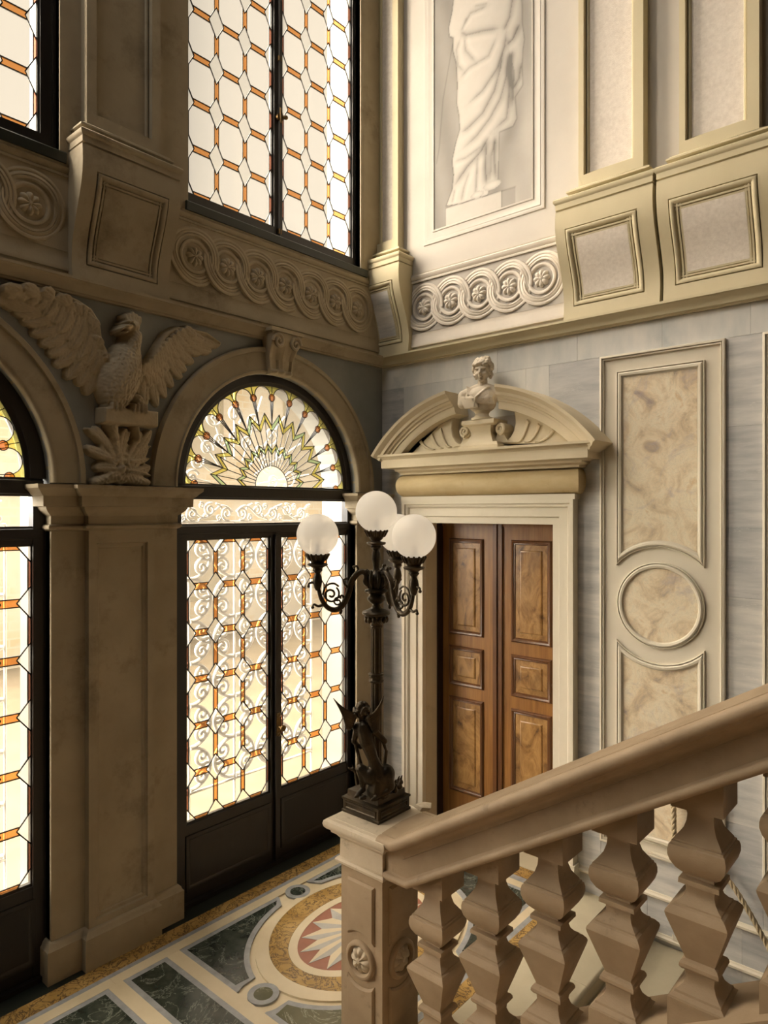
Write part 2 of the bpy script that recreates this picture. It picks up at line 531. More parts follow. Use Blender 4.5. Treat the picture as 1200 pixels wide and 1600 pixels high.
# upper storey plaster facing over the marble core (thin lining of limestone)
def facing():
    ups = [(-2.075, -.30), (-4.76, -2.965)]
    e = [0] + [x for a, b in ups for x in (b, a)] + [-9.2]
    for k in range(0, len(e), 2):
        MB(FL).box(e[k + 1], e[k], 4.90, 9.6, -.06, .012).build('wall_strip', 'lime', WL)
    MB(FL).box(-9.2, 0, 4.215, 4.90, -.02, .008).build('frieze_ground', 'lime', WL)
facing()
mb = MB(FL)
mb.box(-9.2, .42, ZC + .2, 4.97, -TH - .02, -TH); mb.box(-3.0, -2.2, -.05, ZC + .2, -TH - .02, -TH); mb.box(-.34, .42, -.05, ZC + .2, -TH - .02, -TH); mb.box(-9.2, -4.85, -.05, ZC + .2, -TH - .02, -TH)
mb.build('exterior_render', 'plaster', WL, 0)  # unseen pale lining added outside to bounce light onto the grilles
mb = MB(FL)
for c in ARCHES: mb.box(c + ARCH_R - .004, c + ARCH_R, 0, ARCH_Z, -TH, -.125)
mb.build('jamb_lining', 'plaster', WL, 0)

# ---- door wall (Y = 0)
def door_wall():
    mb = MB(FR)
    D0, D1, DH = .48, 1.75, 2.72
    mb.box(-.42, D0, -1.8, 9.6, -.5, -.02)
    mb.box(D1, 7.5, -3.2, 9.6, -.5, -.02)
    mb.box(D0, D1, DH, 9.6, -.5, -.02)
    mb.box(D0, D1, -1.8, 0, -.5, -.02)
    return mb.build('wall_right', 'marble_dark', None, 30, kind='structure')
WR = door_wall()
MB(FR).box(0, 4.0, 4.215, 9.6, -.02, 0).build('fresco_ground', 'plaster', WR)
MB(FR).box(4.62, 7.5, -3.0, 9.6, -.02, .03).build('panelling', 'plainwall', WR)  # unseen dark sheets added on the far wall part to cut bounced light
MB(FR).box(4.0, 4.62, 4.215, 9.6, -.02, .03).build('panelling', 'plainwall', WR)
# grey marble facing slabs with fine joints
def slab(u0, u1, v0, v1, m='marble'):
    g = .0006
    MB(FR).prism(rect(u0 + g, u1 - g, v0 + g, v1 - g), -.02, 0, .0006).build('marble_slab', m, WR, 0)
for u0, u1 in ((0, .62), (.62, 1.24), (1.24, 1.93), (1.93, 2.55), (2.55, 3.10), (3.10, 3.74), (3.74, 4.4)):
    slab(u0, u1, 3.925, ZC, 'marble_top')
for v0, v1 in ((.18, .95), (.95, 1.62), (1.62, 2.30), (2.30, 2.95), (2.95, 3.45), (3.45, 3.925)):
    slab(0, .26, v0, v1)
for u0, u1 in ((.26, .9), (.9, 1.50), (1.50, 1.70)):
    slab(u0, u1, 2.9, 3.925, 'marble_top')
for v0, v1 in ((.18, .75), (.75, 1.45), (1.45, 2.20), (2.20, 2.95), (2.95, 3.30), (3.30, 3.925)):
    slab(1.70 if v0 > 2.9 else 1.76, 2.112, v0, v1)
    slab(2.955, 3.172, v0 + .05 if v0 > .3 else v0, v1 + .05 if v1 < 3.9 else v1)
for v0, v1 in ((.18, .42), ):
    slab(2.112, 2.955, v0, v1); slab(3.172, 4.02, v0, v1)
slab(4.02, 4.6, .18, 3.925)
for u0, u1 in ((1.94, 2.45), (2.45, 3.05), (3.05, 3.7), (3.7, 4.4)):
    slab(u0, u1, -.10, .15)
    slab(u0, u1, -.9, -.12, 'marble')
MB(FR).mould([(.145, 0), (.145, .02), (.152, .026), (.165, .026), (.172, .012), (.182, .008), (.182, 0)], 1.945, 7.4).build('dado_moulding', 'panelcream', WR)
MB(FR).mould([(-.125, 0), (-.125, .02), (-.118, .026), (-.105, .026), (-.098, .012), (-.088, .008), (-.088, 0)], 2.5, 7.4).build('dado_moulding', 'panelcream', WR)
# raking skirt moulding beside the descending steps
mb = MB(FR)
a0, a1 = (2.62, -.10), (4.4, -1.18)
dx, dz = a1[0] - a0[0], a1[1] - a0[1]
P = [(a0[0], a0[1]), (a1[0], a1[1]), (a1[0], a1[1] + .035), (a0[0], a0[1] + .035)]
mb.prism(P, 0, .016, .006)
mb.build('raking_moulding', 'panelcream', WR)

# string cornice on both walls
CPROF = [(ZC, 0), (ZC, .030), (4.136, .034), (4.140, .048), (4.160, .054), (4.178, .066), (4.190, .086), (4.200, .092), (4.200, .100), (4.216, .100), (4.216, 0)]
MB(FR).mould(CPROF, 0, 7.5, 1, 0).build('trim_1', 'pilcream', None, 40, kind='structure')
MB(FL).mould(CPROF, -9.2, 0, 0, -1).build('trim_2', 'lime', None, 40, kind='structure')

# rest of the stairwell shell
MB().box(7.4, 7.7, -9.2, 0, -3.2, 9.6).build('wall_side', 'plainwall', None, 0, kind='structure')
MB().box(-.42, 7.7, -9.5, -9.2, -1.0, 9.6).build('wall_rear', 'plainwall', None, 0, kind='structure')
mb = MB(); mb.box(-.42, 7.7, -9.5, .5, 9.6, 9.9)
mb.build('ceiling', 'plainwall', None, 0, kind='structure')

# ------------------------------------------------------------------ floor with inlaid marble
FLO = MB().box(-.42, 2.43, -9.2, 0.0, -.12, -.012).build('floor', 'f_cream', None, 0, kind='structure')
MB().box(.46, 1.77, 0.0, .30, -.12, .004).build('threshold', 'travert', FLO, 0)
MB().box(-.42, .105, -9.2, 0, -.012, -.003).build('door_threshold', 'sill', FLO, 0)
def inlay(P, m, z=0.0, name='inlay', z0=-.012):
    MB().prism(P, z0, z).build(name, m, FLO, 0)
def ell(cx, cy, a, b, n=64, a0=0, a1=2 * PI, end=False):
    return [(cx + a * math.cos(a0 + (a1 - a0) * k / n), cy + b * math.sin(a0 + (a1 - a0) * k / n)) for k in range(n + 1 if end else n)]
def ringpiece(c, a0, b0, a1, b1, m, z, t0=0, t1=2 * PI, n=24, name='inlay'):
    P = ell(c[0], c[1], a1, b1, n, t0, t1, True) + ell(c[0], c[1], a0, b0, n, t0, t1, True)[::-1]
    mb = MB()
    rows = []
    for k in range(n + 1):
        t = t0 + (t1 - t0) * k / n
        p = (c[0] + a0 * math.cos(t), c[1] + b0 * math.sin(t)); q = (c[0] + a1 * math.cos(t), c[1] + b1 * math.sin(t))
        rows.append([(p[0], p[1], -.012), (q[0], q[1], -.012), (q[0], q[1], z), (p[0], p[1], z)])
    ids = mb.grid(rows, cu=True)
    mb.f.append(tuple(ids[0])); mb.f.append(tuple(ids[-1][::-1]))
    mb.build(name, m, FLO, 0)
# outer borders along the window wall and door wall
def strip(x0, x1, y0, y1, m, cuts, axis):
    lo, hi = (y0, y1) if axis == 'y' else (x0, x1)
    n = max(1, int((hi - lo) / cuts))
    for k in range(n):
        a, b = lo + (hi - lo) * k / n, lo + (hi - lo) * (k + 1) / n
        g = .0006
        inlay(rect(x0, x1, a + g, b - g) if axis == 'y' else rect(a + g, b - g, y0, y1), m)
strip(.105, .222, -8.8, -.0, 'f_giallo', .8, 'y')
strip(.222, .257, -8.8, -.14, 'f_grey', .8, 'y')
strip(.257, .331, -8.8, -.198, 'f_cream', .8, 'y')
strip(.222, 1.98, -.135, 0, 'f_giallo', .7, 'x')
strip(.257, 1.87, -.198, -.135, 'f_grey', .8, 'x')
strip(.331, 1.83, -.272, -.198, 'f_cream', .8, 'x')
strip(1.875, 1.98, -8.8, -.135, 'f_giallo', .8, 'y')
strip(1.835, 1.875, -8.8, -.198, 'f_grey', .8, 'y')
strip(1.775, 1.835, -8.8, -.272, 'f_cream', .8, 'y')
# cross bands and strip panel between the fields
X0, X1 = .331, 1.775
for y0, y1 in ((-2.44, -2.352), (-2.825, -2.735), (-4.9, -4.81), (-5.28, -5.19)): strip(X0, X1, y0, y1, 'f_cream', .8, 'x')
def bordered(x0, x1, y0, y1, m, bw=.036):
    inlay(rect(x0, x1, y0, y1), 'f_grey', -.0015)
    inlay(rect(x0 + bw, x1 - bw, y0 + bw, y1 - bw), m, 0, 'marble_panel')
bordered(X0, X1, -2.735, -2.44, 'f_green')
bordered(X0, X1, -5.19, -4.9, 'f_green')
def medallion(cx, cy, yb, yt):
    hx = (X1 - X0) / 2
    # corner panels: grey edged, green; drawn as the field ground, rings lie flush over it
    for sx in (-1, 1):
        for sy in (-1, 1):
            ye = yb if sy < 0 else yt
            xe = cx + sx * hx
            def corner(off):
                P = []
                a, b = .635 + off, .825 + off
                # from the side circle to the end circle along the ellipse
                t0 = math.acos(min(1, (.66 - .02) / .72)) if False else .24 + off * .5
                t1 = PI / 2 - .24 - off * .5
                for k in range(25):
                    t = t0 + (t1 - t0) * k / 24
                    P.append((cx + sx * a * math.cos(t), cy + sy * b * math.sin(t)))
                # round the end circle
                ex, ey = cx, cy + sy * .864
                r = .150 + off
                for k in range(7):
                    an = math.radians(8 + 62 * (1 - k / 6)) if False else math.radians(12 + 70 * k / 6)
                    q = (ex + sx * r * math.cos(math.radians(12) + (math.radians(60)) * k / 6 * 1), ey + sy * r * math.sin(math.radians(12) + math.radians(60) * k / 6))
                    if sy * (ye - sy * off - q[1]) > 0: P.append(q)
                P.append((P[-1][0], ye - sy * off))
                P.append((xe - sx * off, ye - sy * off))
                sxx, syy = cx + sx * .664, cy
                Q = []
                for k in range(7):
                    q = (sxx + sx * r * math.sin(math.radians(12) + math.radians(60) * k / 6), syy + sy * r * math.cos(math.radians(12) + math.radians(60) * k / 6))
                    if sx * (xe - sx * off - q[0]) > 0: Q.append(q)
                Q = Q[::-1]
                if Q: P.append((xe - sx * off, Q[0][1]))
                else: P.append((xe - sx * off, syy + sy * (r * .98)))
                return P + Q
            inlay(corner(0), 'f_grey', -.0015)
            inlay(corner(.036), 'f_green2' if (sx > 0 and sy < 0) else 'f_green', 0, 'marble_panel')
    for k in range(8):
        ringpiece((cx, cy), .555, .685, .605, .785, 'f_cream', 0, 2 * PI * k / 8, 2 * PI * (k + 1) / 8, 8)
    for k in range(6):
        ringpiece((cx, cy), .393, .58, .553, .683, 'f_giallo', 0, 2 * PI * k / 6, 2 * PI * (k + 1) / 6, 12, 'yellow_ring')
    for k in range(6):
        ringpiece((cx, cy), .332, .52, .391, .578, 'f_cream', 0, 2 * PI * k / 6, 2 * PI * (k + 1) / 6, 12)
    inlay(ell(cx, cy, .332, .52), 'f_red', -.0015)
    N = 16
    for k in range(N):
        t = 2 * PI * k / N
        tip = (cx + .322 * math.cos(t), cy + .508 * math.sin(t)); rt = .70
        for sg, m in ((-1, 'f_cream'), (1, 'f_greyl')):
            t2 = t + sg * PI / N
            sh = (cx + .235 * math.cos(t2), cy + .37 * math.sin(t2))
            inlay([(cx, cy), sh, tip] if sg < 0 else [(cx, cy), tip, sh], m, .0, 'star_ray')
    for ex, ey in ((cx - .664, cy), (cx + .664, cy), (cx, cy - .864), (cx, cy + .864)):
        inlay(circle(ex, ey, .092), 'f_grey', .0004, 'disc_border')
        inlay(circle(ex, ey, .056), 'f_green2' if ey < cy else 'f_green', .0008, 'disc')
medallion(1.054, -1.392, -2.352, -.272)
medallion(1.054, -3.86, -4.81, -2.825)

# landing strip and descending steps to the right of the inlay (between balustrade and door wall)
ST = empty('stair_flight', (2.2, -1, 0), kind='structure', label='pale stone steps descending beside the marble wall')
def tread(x0, x1, z, y0=-1.93, y1=0, name='step', n=2):
    for k in range(n):
        a, b = y0 + (y1 - y0) * k / n, y0 + (y1 - y0) * (k + 1) / n
        mb = MB()
        prof = [(x0, -.16), (x1 - .03, -.16), (x1 - .03, -.05), (x1 - .012, -.046), (x1, -.034), (x1 + .004, -.02), (x1, -.008), (x1 - .012, 0), (x0, 0)]
        ids = mb.grid([[(x, a + .001, z + q) for x, q in prof], [(x, b - .001, z + q) for x, q in prof]], cu=True)
        mb.f.append(tuple(ids[0])); mb.f.append(tuple(ids[1][::-1]))
        mb.build(name, 'travert', ST, 40)
tread(1.982, 2.45, 0.0)
for k in range(1, 7): tread(2.42 + .33 * (k - 1), 2.45 + .33 * k, -.16 * k)
MB().box(2.0, 7.4, -1.93, 0, -3.2, -1.15).build('undercroft', 'plainwall', ST, 0)
# ascending flight on the camera side of the balustrade
SU = empty('stair_flight', (2.2, -3, 0), kind='structure', label='stone steps rising beside the balustrade')
for k in range(16):
    x0 = 2.29 + .30 * k; z = .02 + .181 * (k + 1)
    mb = MB()
    prof = [(x0 - .03, -.03), (x0 - .03, -.012), (x0 - .02, 0), (x0 + .32, 0), (x0 + .32, -.2), (x0, -.2), (x0, -.04)]
    ids = mb.grid([[(x, -5.6, z + q) for x, q in prof], [(x, -2.20, z + q) for x, q in prof]], cu=True)
    mb.f.append(tuple(ids[0])); mb.f.append(tuple(ids[1][::-1]))
    mb.build('step', 'rail', SU, 40)
MB().box(2.43, 7.4, -9.2, -5.6, -.12, -.012).build('floor_extension', 'f_cream', FLO, 0)
# ================================================================== CARVED STONEWORK ON THE WALLS
IMP = [(0, 2.685), (.012, 2.690), (.024, 2.700), (.026, 2.712), (.018, 2.722), (.004, 2.726), (.004, 2.775), (.012, 2.782), (.034, 2.800), (.050, 2.820), (.052, 2.832), (.078, 2.834), (.080, 2.895), (.092, 2.902), (.112, 2.925), (.128, 2.940), (.130, 2.962), (0, 2.962)]
BASE = [(.035, 0), (.035, .195), (.026, .205), (.020, .222), (.008, .235), (0, .238)]
def pier(u0, u1, p0=None, p1=None):
    # plan path runs so that "outwards" (left of travel) is into the room / openings
    if p0 is not None:
        path = [(u1, -.05), (u1, .02), (p1, .02), (p1, .07), (p0, .07), (p0, .02), (u0, .02), (u0, -.05)]
    else:
        path = [(u1, -.05), (u1, .02), (u0, .02), (u0, -.05)]
    path = path[::-1]
    mb = MB(FL)
    if p0 is not None:
        mb.box(u0, u1, 0, 2.70, -.30, .02)
    else: mb.box(u0, u1, 0, 2.70, -.30, .02)
    mb.build('pier', 'lime', WL)
    MB(FL).plan(path, IMP).build('impost', 'lime', WL, 40)
    MB(FL).plan(path, BASE).build('pier_base', 'lime', WL, 40)
    if p0 is not None:
        P = rect(p0, p1, .0, 2.70)
        Q = rect(p0 + .048, p1 - .048, .275, 2.605)
        mb = MB(FL)
        # pilaster face with a sunk panel
        a = [(p0, 0), (p1, 0), (p1, 2.70), (p0, 2.70)]
        ids = mb.grid([[(p[0], p[1], .0) for p in a], [(p[0], p[1], .07) for p in a], [(p[0], p[1], .07) for p in Q], [(p[0] , p[1], .052) for p in offset_poly(Q, .006)], [(p[0], p[1], .050) for p in offset_poly(Q, .022)], [(p[0], p[1], .042) for p in offset_poly(Q, .030)]], cu=True)
        mb.f.append(tuple(ids[-1]))
        mb.build('pilaster', 'lime', WL)
pier(-3.02, -2.17, -2.815, -2.37)
pier(-.36, -.001)
pier(-5.68, -4.83, -5.475, -5.03)
for c in ARCHES:
    pr = [(.905, -.05), (.905, .030), (.915, .044), (.930, .048), (.934, .036), (1.065, .036), (1.070, .052), (1.100, .052), (1.108, .040), (1.108, -.02)]
    MB(FL).arc((c, ARCH_Z), pr, 0, PI, 48).build('archivolt', 'lime', WL, 40)
def keystone(c):
    mb = MB(FL)
    # scrolled bracket: ribbed S face between a top volute and a foot roll
    z1, z0 = 4.185, 3.865
    def face(t):           # t 0 bottom .. 1 top : (w, half width)
        w = .085 + .055 * smooth01((t - .35) / .5) + .02 * math.sin(PI * min(1, t / .12)) * (t < .12)
        hw = .105 + .045 * t
        return w, hw
    rows = []
    n = 30
    for k in range(n + 1):
        t = k / n
        v = z0 + (z1 - z0) * t
        w, hw = face(t)
        row = [(c - hw, v, .02)]
        for j in range(17):
            x = -1 + 2 * j / 16
            rib = -.018 * (abs(x) > .12) * (abs(abs(x) - .52) < .26) + (.010 if abs(x) < .1 else 0)
            if t > .72: rib = .012 * math.sin(PI * (t - .72) / .28)
            if t < .12: rib = .014 * math.cos(3 * PI * x)
            row.append((c + hw * x, v, w + rib))
        row.append((c + hw, v, .02))
        rows.append(row)
    ids = mb.grid(rows)
    mb.f.append(tuple(ids[0])); mb.f.append(tuple(ids[-1][::-1]))
    k_ = mb.build('keystone', 'relief', WL, 50)
    # volutes at the top
    for sg in (-1, 1):
        m2 = MB(FL)
        pts = []
        for k in range(40):
            a = k / 39 * 3.2 * PI; r = .062 * (1 - k / 44)
            pts.append((c + sg * (.085 + r * math.cos(a) * .9), 4.105 + r * math.sin(a), .150))
        m2.tube(pts, [.014] * 40, 6)
        m2.build('volute', 'relief', k_, 60)
    MB(FL).box(c - .165, c + .165, 4.178, 4.205, .0, .165).build('abacus', 'relief', k_)
keystone(ARCH_A - .02); keystone(ARCH_B)

# ---- guilloche friezes
def guil_ring(fr, parent, cu, cv, amp=1.0, mat='relief', ph=0):
    mb = MB(fr)
    n = 56
    prof = [(.208, 0), (.206, .010), (.196, .012), (.186, .012), (.182, .007), (.178, .012), (.164, .013), (.160, .007), (.156, .012), (.144, .011), (.140, 0)]
    rows = []
    for k in range(n):
        a = 2 * PI * k / n
        lift = .010 * (math.sin(2 * a)) * (1 if True else 1)
        rows.append([(cu + r * math.cos(a), cv + r * math.sin(a), .006 + (w + lift * (w > 0)) * amp + .003) for r, w in prof])
    ids = mb.grid(rows, cv=True)
    mb.build('guilloche_ring', mat, parent, 60)
    mb = MB(fr)
    prof = [(.122, .0), (.120, .012), (.108, .015), (.098, .010), (.092, .0)]
    mb.grid([[(cu + r * math.cos(2 * PI * k / 40), cv + r * math.sin(2 * PI * k / 40), .006 + w * amp) for r, w in prof] for k in range(40)], cv=True)
    mb.build('inner_ring', mat, parent, 60)
    mb = MB(fr)
    rows = []
    for i in range(9):
        r = .072 * i / 8
        row = []
        for k in range(48):
            a = 2 * PI * k / 48
            pet = abs(math.cos(4 * a))
            rr = r * (.80 + .20 * pet)
            h = .008 + .020 * math.sin(PI * min(1, i / 8 * .95)) * (.45 + .55 * pet)
            if i < 2: h = .026
            if i == 8: h = 0
            row.append((cu + rr * math.cos(a), cv + rr * math.sin(a), .006 + h * amp))
        rows.append(row)
    mb.grid(rows, cu=True)
    mb.build('rosette', mat, parent, 60)
def frieze(fr, parent, u0, u1, centres, mat, mmat, amp):
    e = .0
    MB(fr).mould([(4.83, 0), (4.83, .018), (4.842, .020), (4.85, .010), (4.862, .024), (4.885, .028), (4.895, .018), (4.905, .022), (4.905, 0)], u0, u1).build('frieze_moulding', mmat, parent, 45)
    MB(fr).mould([(4.262, 0), (4.262, .022), (4.285, .024), (4.30, .016), (4.325, .018), (4.345, .008), (4.375, .014), (4.378, 0)], u0, u1).build('frieze_moulding', mmat, parent, 45)
    for c in centres: guil_ring(fr, parent, c, 4.60, amp, mat)
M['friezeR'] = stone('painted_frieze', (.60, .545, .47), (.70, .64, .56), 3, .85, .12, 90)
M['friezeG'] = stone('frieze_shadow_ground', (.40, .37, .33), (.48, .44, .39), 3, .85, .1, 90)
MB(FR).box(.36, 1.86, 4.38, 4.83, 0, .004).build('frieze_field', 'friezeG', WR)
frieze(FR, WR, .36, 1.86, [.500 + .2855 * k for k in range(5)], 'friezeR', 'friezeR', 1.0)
MB(FL).box(-2.26, -.02, 4.38, 4.83, 0, .010).build('frieze_field', 'lime', WL)
MB(FL).box(-5.2, -2.9, 4.38, 4.83, 0, .010).build('frieze_field', 'lime', WL)
frieze(FL, WL, -2.27, -.02, [-2.025 + .2790 * k for k in range(7)], 'relief', 'lime', 1.2)
frieze(FL, WL, -4.9, -2.9, [-3.14 - .279 * k for k in range(4)], 'relief', 'lime', 1.2)

# ---- consoles carrying the upper pilasters
def cw(v):
    t = (v - 4.22) / .76
    return .070 + .125 * smooth01((t - .08) / .92) + .018 * math.sin(2 * PI * min(1, max(0, t))) * -1
def console(fr, parent, u0, u1, mat, pmat, mold=True):
    mb = MB(fr)
    n = 22; z0, z1 = 4.214, 4.985
    a0, a1, b0, b1 = u0 + .075, u1 - .105, 4.315, 4.845
    if fr is FL: a0, a1 = u0 + .09, u1 - .085
    if u1 - u0 < .5: a0, a1 = u0 - .22, u1 - .075
    def loop(x0, x1, y0, y1, k=14):
        return [(x0 + (x1 - x0) * q / k, y0) for q in range(k)] + [(x1, y0 + (y1 - y0) * q / k) for q in range(k)] + [(x1 - (x1 - x0) * q / k, y1) for q in range(k)] + [(x0, y1 - (y1 - y0) * q / k) for q in range(k)]
    P = loop(a0, a1, b0, b1)
    # front face left open where the sunk panel sits, plus flanks, top and foot
    def at(L_, off=0): return [(p[0], p[1], cw(p[1]) + off) for p in L_]
    mid = [((p[0] + q[0]) / 2, (p[1] + q[1]) / 2) for p, q in zip(loop(u0, u1, z0, z1), P)]
    mb.grid([at(loop(u0, u1, z0, z1)), at(mid), at(P)], cu=True)
    vs = [z0 + (z1 - z0) * k / n for k in range(n + 1)]
    for u in (u0, u1): mb.grid([[(u, v, 0), (u, v, cw(v))] for v in vs])
    for v in (z0, z1): mb.grid([[(u0, v, 0), (u1, v, 0)], [(u0, v, cw(v)), (u1, v, cw(v))]])
    c = mb.build('console', mat, parent, 40)
    # cap: fascia and torus
    path = [(u0, 0), (u0, .198), (u1, .198), (u1, 0)]
    MB(fr).plan(path, [(.0, 4.985), (-.010, 4.988), (-.010, 4.992), (.0, 4.996), (.0, 5.034), (.006, 5.040), (.014, 5.050), (.014, 5.066), (.004, 5.076), (-.03, 5.080)]).build('console_cap', mat, c, 40)
    # sunk moulded panel following the curve of the front
    pr = [(0, 0), (.001, -.018), (.007, -.018), (.008, .002), (.016, .006), (.028, .003), (.040, -.008), (.041, -.020), (.046, -.020), (.047, -.006), (.058, -.006), (.059, -.018), (.064, -.018), (.065, -.010), (.078, -.010)]
    MB(fr).frame(P, pr, lambda u, v: cw(v)).build('panel_moulding', mat, c, 50)
    i0, i1, j0, j1 = a0 + .077, a1 - .077, b0 + .077, b1 - .077
    m2 = MB(fr)
    m2.grid([[(i0 + (i1 - i0) * j / 2, j0 + (j1 - j0) * k / 14, cw(j0 + (j1 - j0) * k / 14) - .009) for j in range(3)] for k in range(15)])
    m2.build('panel', pmat, c, 60)
    return c
def upper_pilaster(fr, parent, u0, u1, mat, pmat, pu0, pu1, top=9.6):
    mb = MB(fr)
    a = rect(u0, u1, 5.10, top); Q = rect(pu0, pu1, 5.25, top - .5)
    ids = mb.grid([[(p[0], p[1], 0) for p in a], [(p[0], p[1], .085) for p in a], [(p[0], p[1], .085) for p in Q], [(p[0], p[1], .040) for p in offset_poly(Q, .003)], [(p[0], p[1], .052) for p in offset_poly(Q, .012)], [(p[0], p[1], .050) for p in offset_poly(Q, .022)], [(p[0], p[1], .036) for p in offset_poly(Q, .03)]], cu=True)
    mb.f.append(tuple(ids[0][::-1]))
    p = mb.build('upper_pilaster', mat, parent)
    MB(fr).box(pu0 + .028, pu1 - .028, 5.278, top - .53, .02, .0385).build('panel', pmat, p)
    path = [(u0, 0), (u0, .085), (u1, .085), (u1, 0)]
    MB(fr).plan(path, [(.0, 5.074), (.068, 5.078), (.068, 5.096), (.030, 5.100), (.028, 5.112), (.056, 5.116), (.066, 5.124), (.064, 5.136), (.050, 5.142), (.044, 5.150), (.018, 5.164), (0, 5.170)]).build('pilaster_base', mat, p, 40)
console(FR, WR, 1.852, 2.556, 'pilcream', 'stucco')
console(FR, WR, 2.580, 3.290, 'pilcream', 'stucco')
console(FR, WR, .015, .365, 'pilcream', 'marble')
upper_pilaster(FR, WR, 1.978, 2.452, 'pilcream', 'stucco', 2.018, 2.384)
upper_pilaster(FR, WR, 2.690, 3.168, 'pilcream', 'stucco', 2.728, 3.098)
upper_pilaster(FR, WR, .010, .262, 'pilcream', 'stucco', -.05 + .06, .196)
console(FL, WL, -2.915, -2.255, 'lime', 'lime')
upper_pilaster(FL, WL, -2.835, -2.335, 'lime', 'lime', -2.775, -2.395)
# pale half-pilaster next to the corner beyond the windows (seen between window and corner)
MB(FL).box(-.268, -.102, 4.99, 9.6, 0, .014).build('wall_strip', 'lime', WL)

# ---- painted/moulded niche frame of the statue
NP = [(.493, 5.135), (1.668, 5.135), (1.668, 8.6), (.493, 8.6)]
MB(FR).frame(NP, [(0, 0), (.004, .010), (.020, .013), (.032, .006), (.040, .010), (.052, .004), (.098, .003), (.101, .010), (.112, .012), (.120, 0)]).build('niche_moulding', 'plaster', WR, 45)

# ---- tall panels of golden breccia on the door wall
def wall_panel(u0):
    def T(P): return [(p[0] + u0, p[1]) for p in P]
    W = .845; cx, cz = W * .5, 2.157; R_ = .405
    p = MB(FR).box(u0 + .012, u0 + W - .012, .44, 3.905, -.02, .001).build('panel_ground', 'panelcream', WR)
    MB(FR).frame(T(rect(0, W, .42, 3.923)), [(0, 0), (.001, .022), (.006, .026), (.016, .026), (.018, .012), (.022, .012), (.023, .020), (.030, .016), (.032, .0)]).build('panel_border', 'panelcream', p, 45)
    x0, x1 = .128, W - .134
    def concave(up):
        dx0, dx1 = cx - x0, x1 - cx
        P = []
        a0, a1 = math.acos(dx1 / R_), PI - math.acos(dx0 / R_)
        arc = [(cx + R_ * math.cos(a0 + (a1 - a0) * k / 20), cz + R_ * math.sin(a0 + (a1 - a0) * k / 20)) for k in range(21)]
        P = [(x1, arc[0][1])] + [(x1, 3.797), (x0, 3.797)] + arc[::-1][0:20]
        if not up: P = [(q[0], 2 * cz - q[1]) for q in P]
        return T(P)
    pr = [(-.006, .0012), (-.005, .016), (0, .018), (.001, .002), (.006, .002), (.007, .016), (.016, .022), (.030, .019), (.038, .005), (.041, .004), (.044, -.012)]
    for up in (True, False):
        P = concave(up)
        MB(FR).frame(P, pr).build('inset_moulding', 'panelcream', p, 45)
        MB(FR).prism(offset_poly(ccw(P), .043), -.02, .004).build('breccia_inset', 'breccia', p, 0)
    C = T(circle(cx, cz, .291, 48))
    MB(FR).frame(C, pr[:-2] + [(.038, -.002)]).build('disc_moulding', 'panelcream', p, 45)
    MB(FR).prism(T(circle(cx, cz, .256, 48)), -.02, .004).build('breccia_disc', 'breccia', p, 0)
wall_panel(2.111)
wall_panel(3.172)
# ================================================================== GLAZED OPENINGS
def clip(P, u0, u1, v0, v1):
    def cut(P, f, g):
        out = []
        for i in range(len(P)):
            a, b = P[i], P[(i + 1) % len(P)]
            fa, fb = f(a), f(b)
            if fa >= -1e-9: out.append(a)
            if (fa > 1e-9 and fb < -1e-9) or (fa < -1e-9 and fb > 1e-9):
                t = fa / (fa - fb); out.append((a[0] + (b[0] - a[0]) * t, a[1] + (b[1] - a[1]) * t))
        return out
    for f in (lambda p: p[0] - u0, lambda p: u1 - p[0], lambda p: p[1] - v0, lambda p: v1 - p[1]):
        P = cut(P, f, None)
        if len(P) < 3: return []
    return P
def area(P): return abs(sum(P[i][0] * P[(i + 1) % len(P)][1] - P[(i + 1) % len(P)][0] * P[i][1] for i in range(len(P)))) / 2
PANE_CACHE = {}
def pane(P, cu, cv, w, m, parent, name):
    # panes of the same outline share their mesh
    key = (m, name) + tuple((round(p[0] - cu, 4), round(p[1] - cv, 4)) for p in P)
    if key not in PANE_CACHE:
        me = MB(FL).prism([(p[0] - cu, p[1] - cv) for p in P], -.0015, .0015).mesh(name, 0)
        me.materials.append(M[m]); PANE_CACHE[key] = me
    return put(name, PANE_CACHE[key], parent, loc=FL(cu, cv, w))
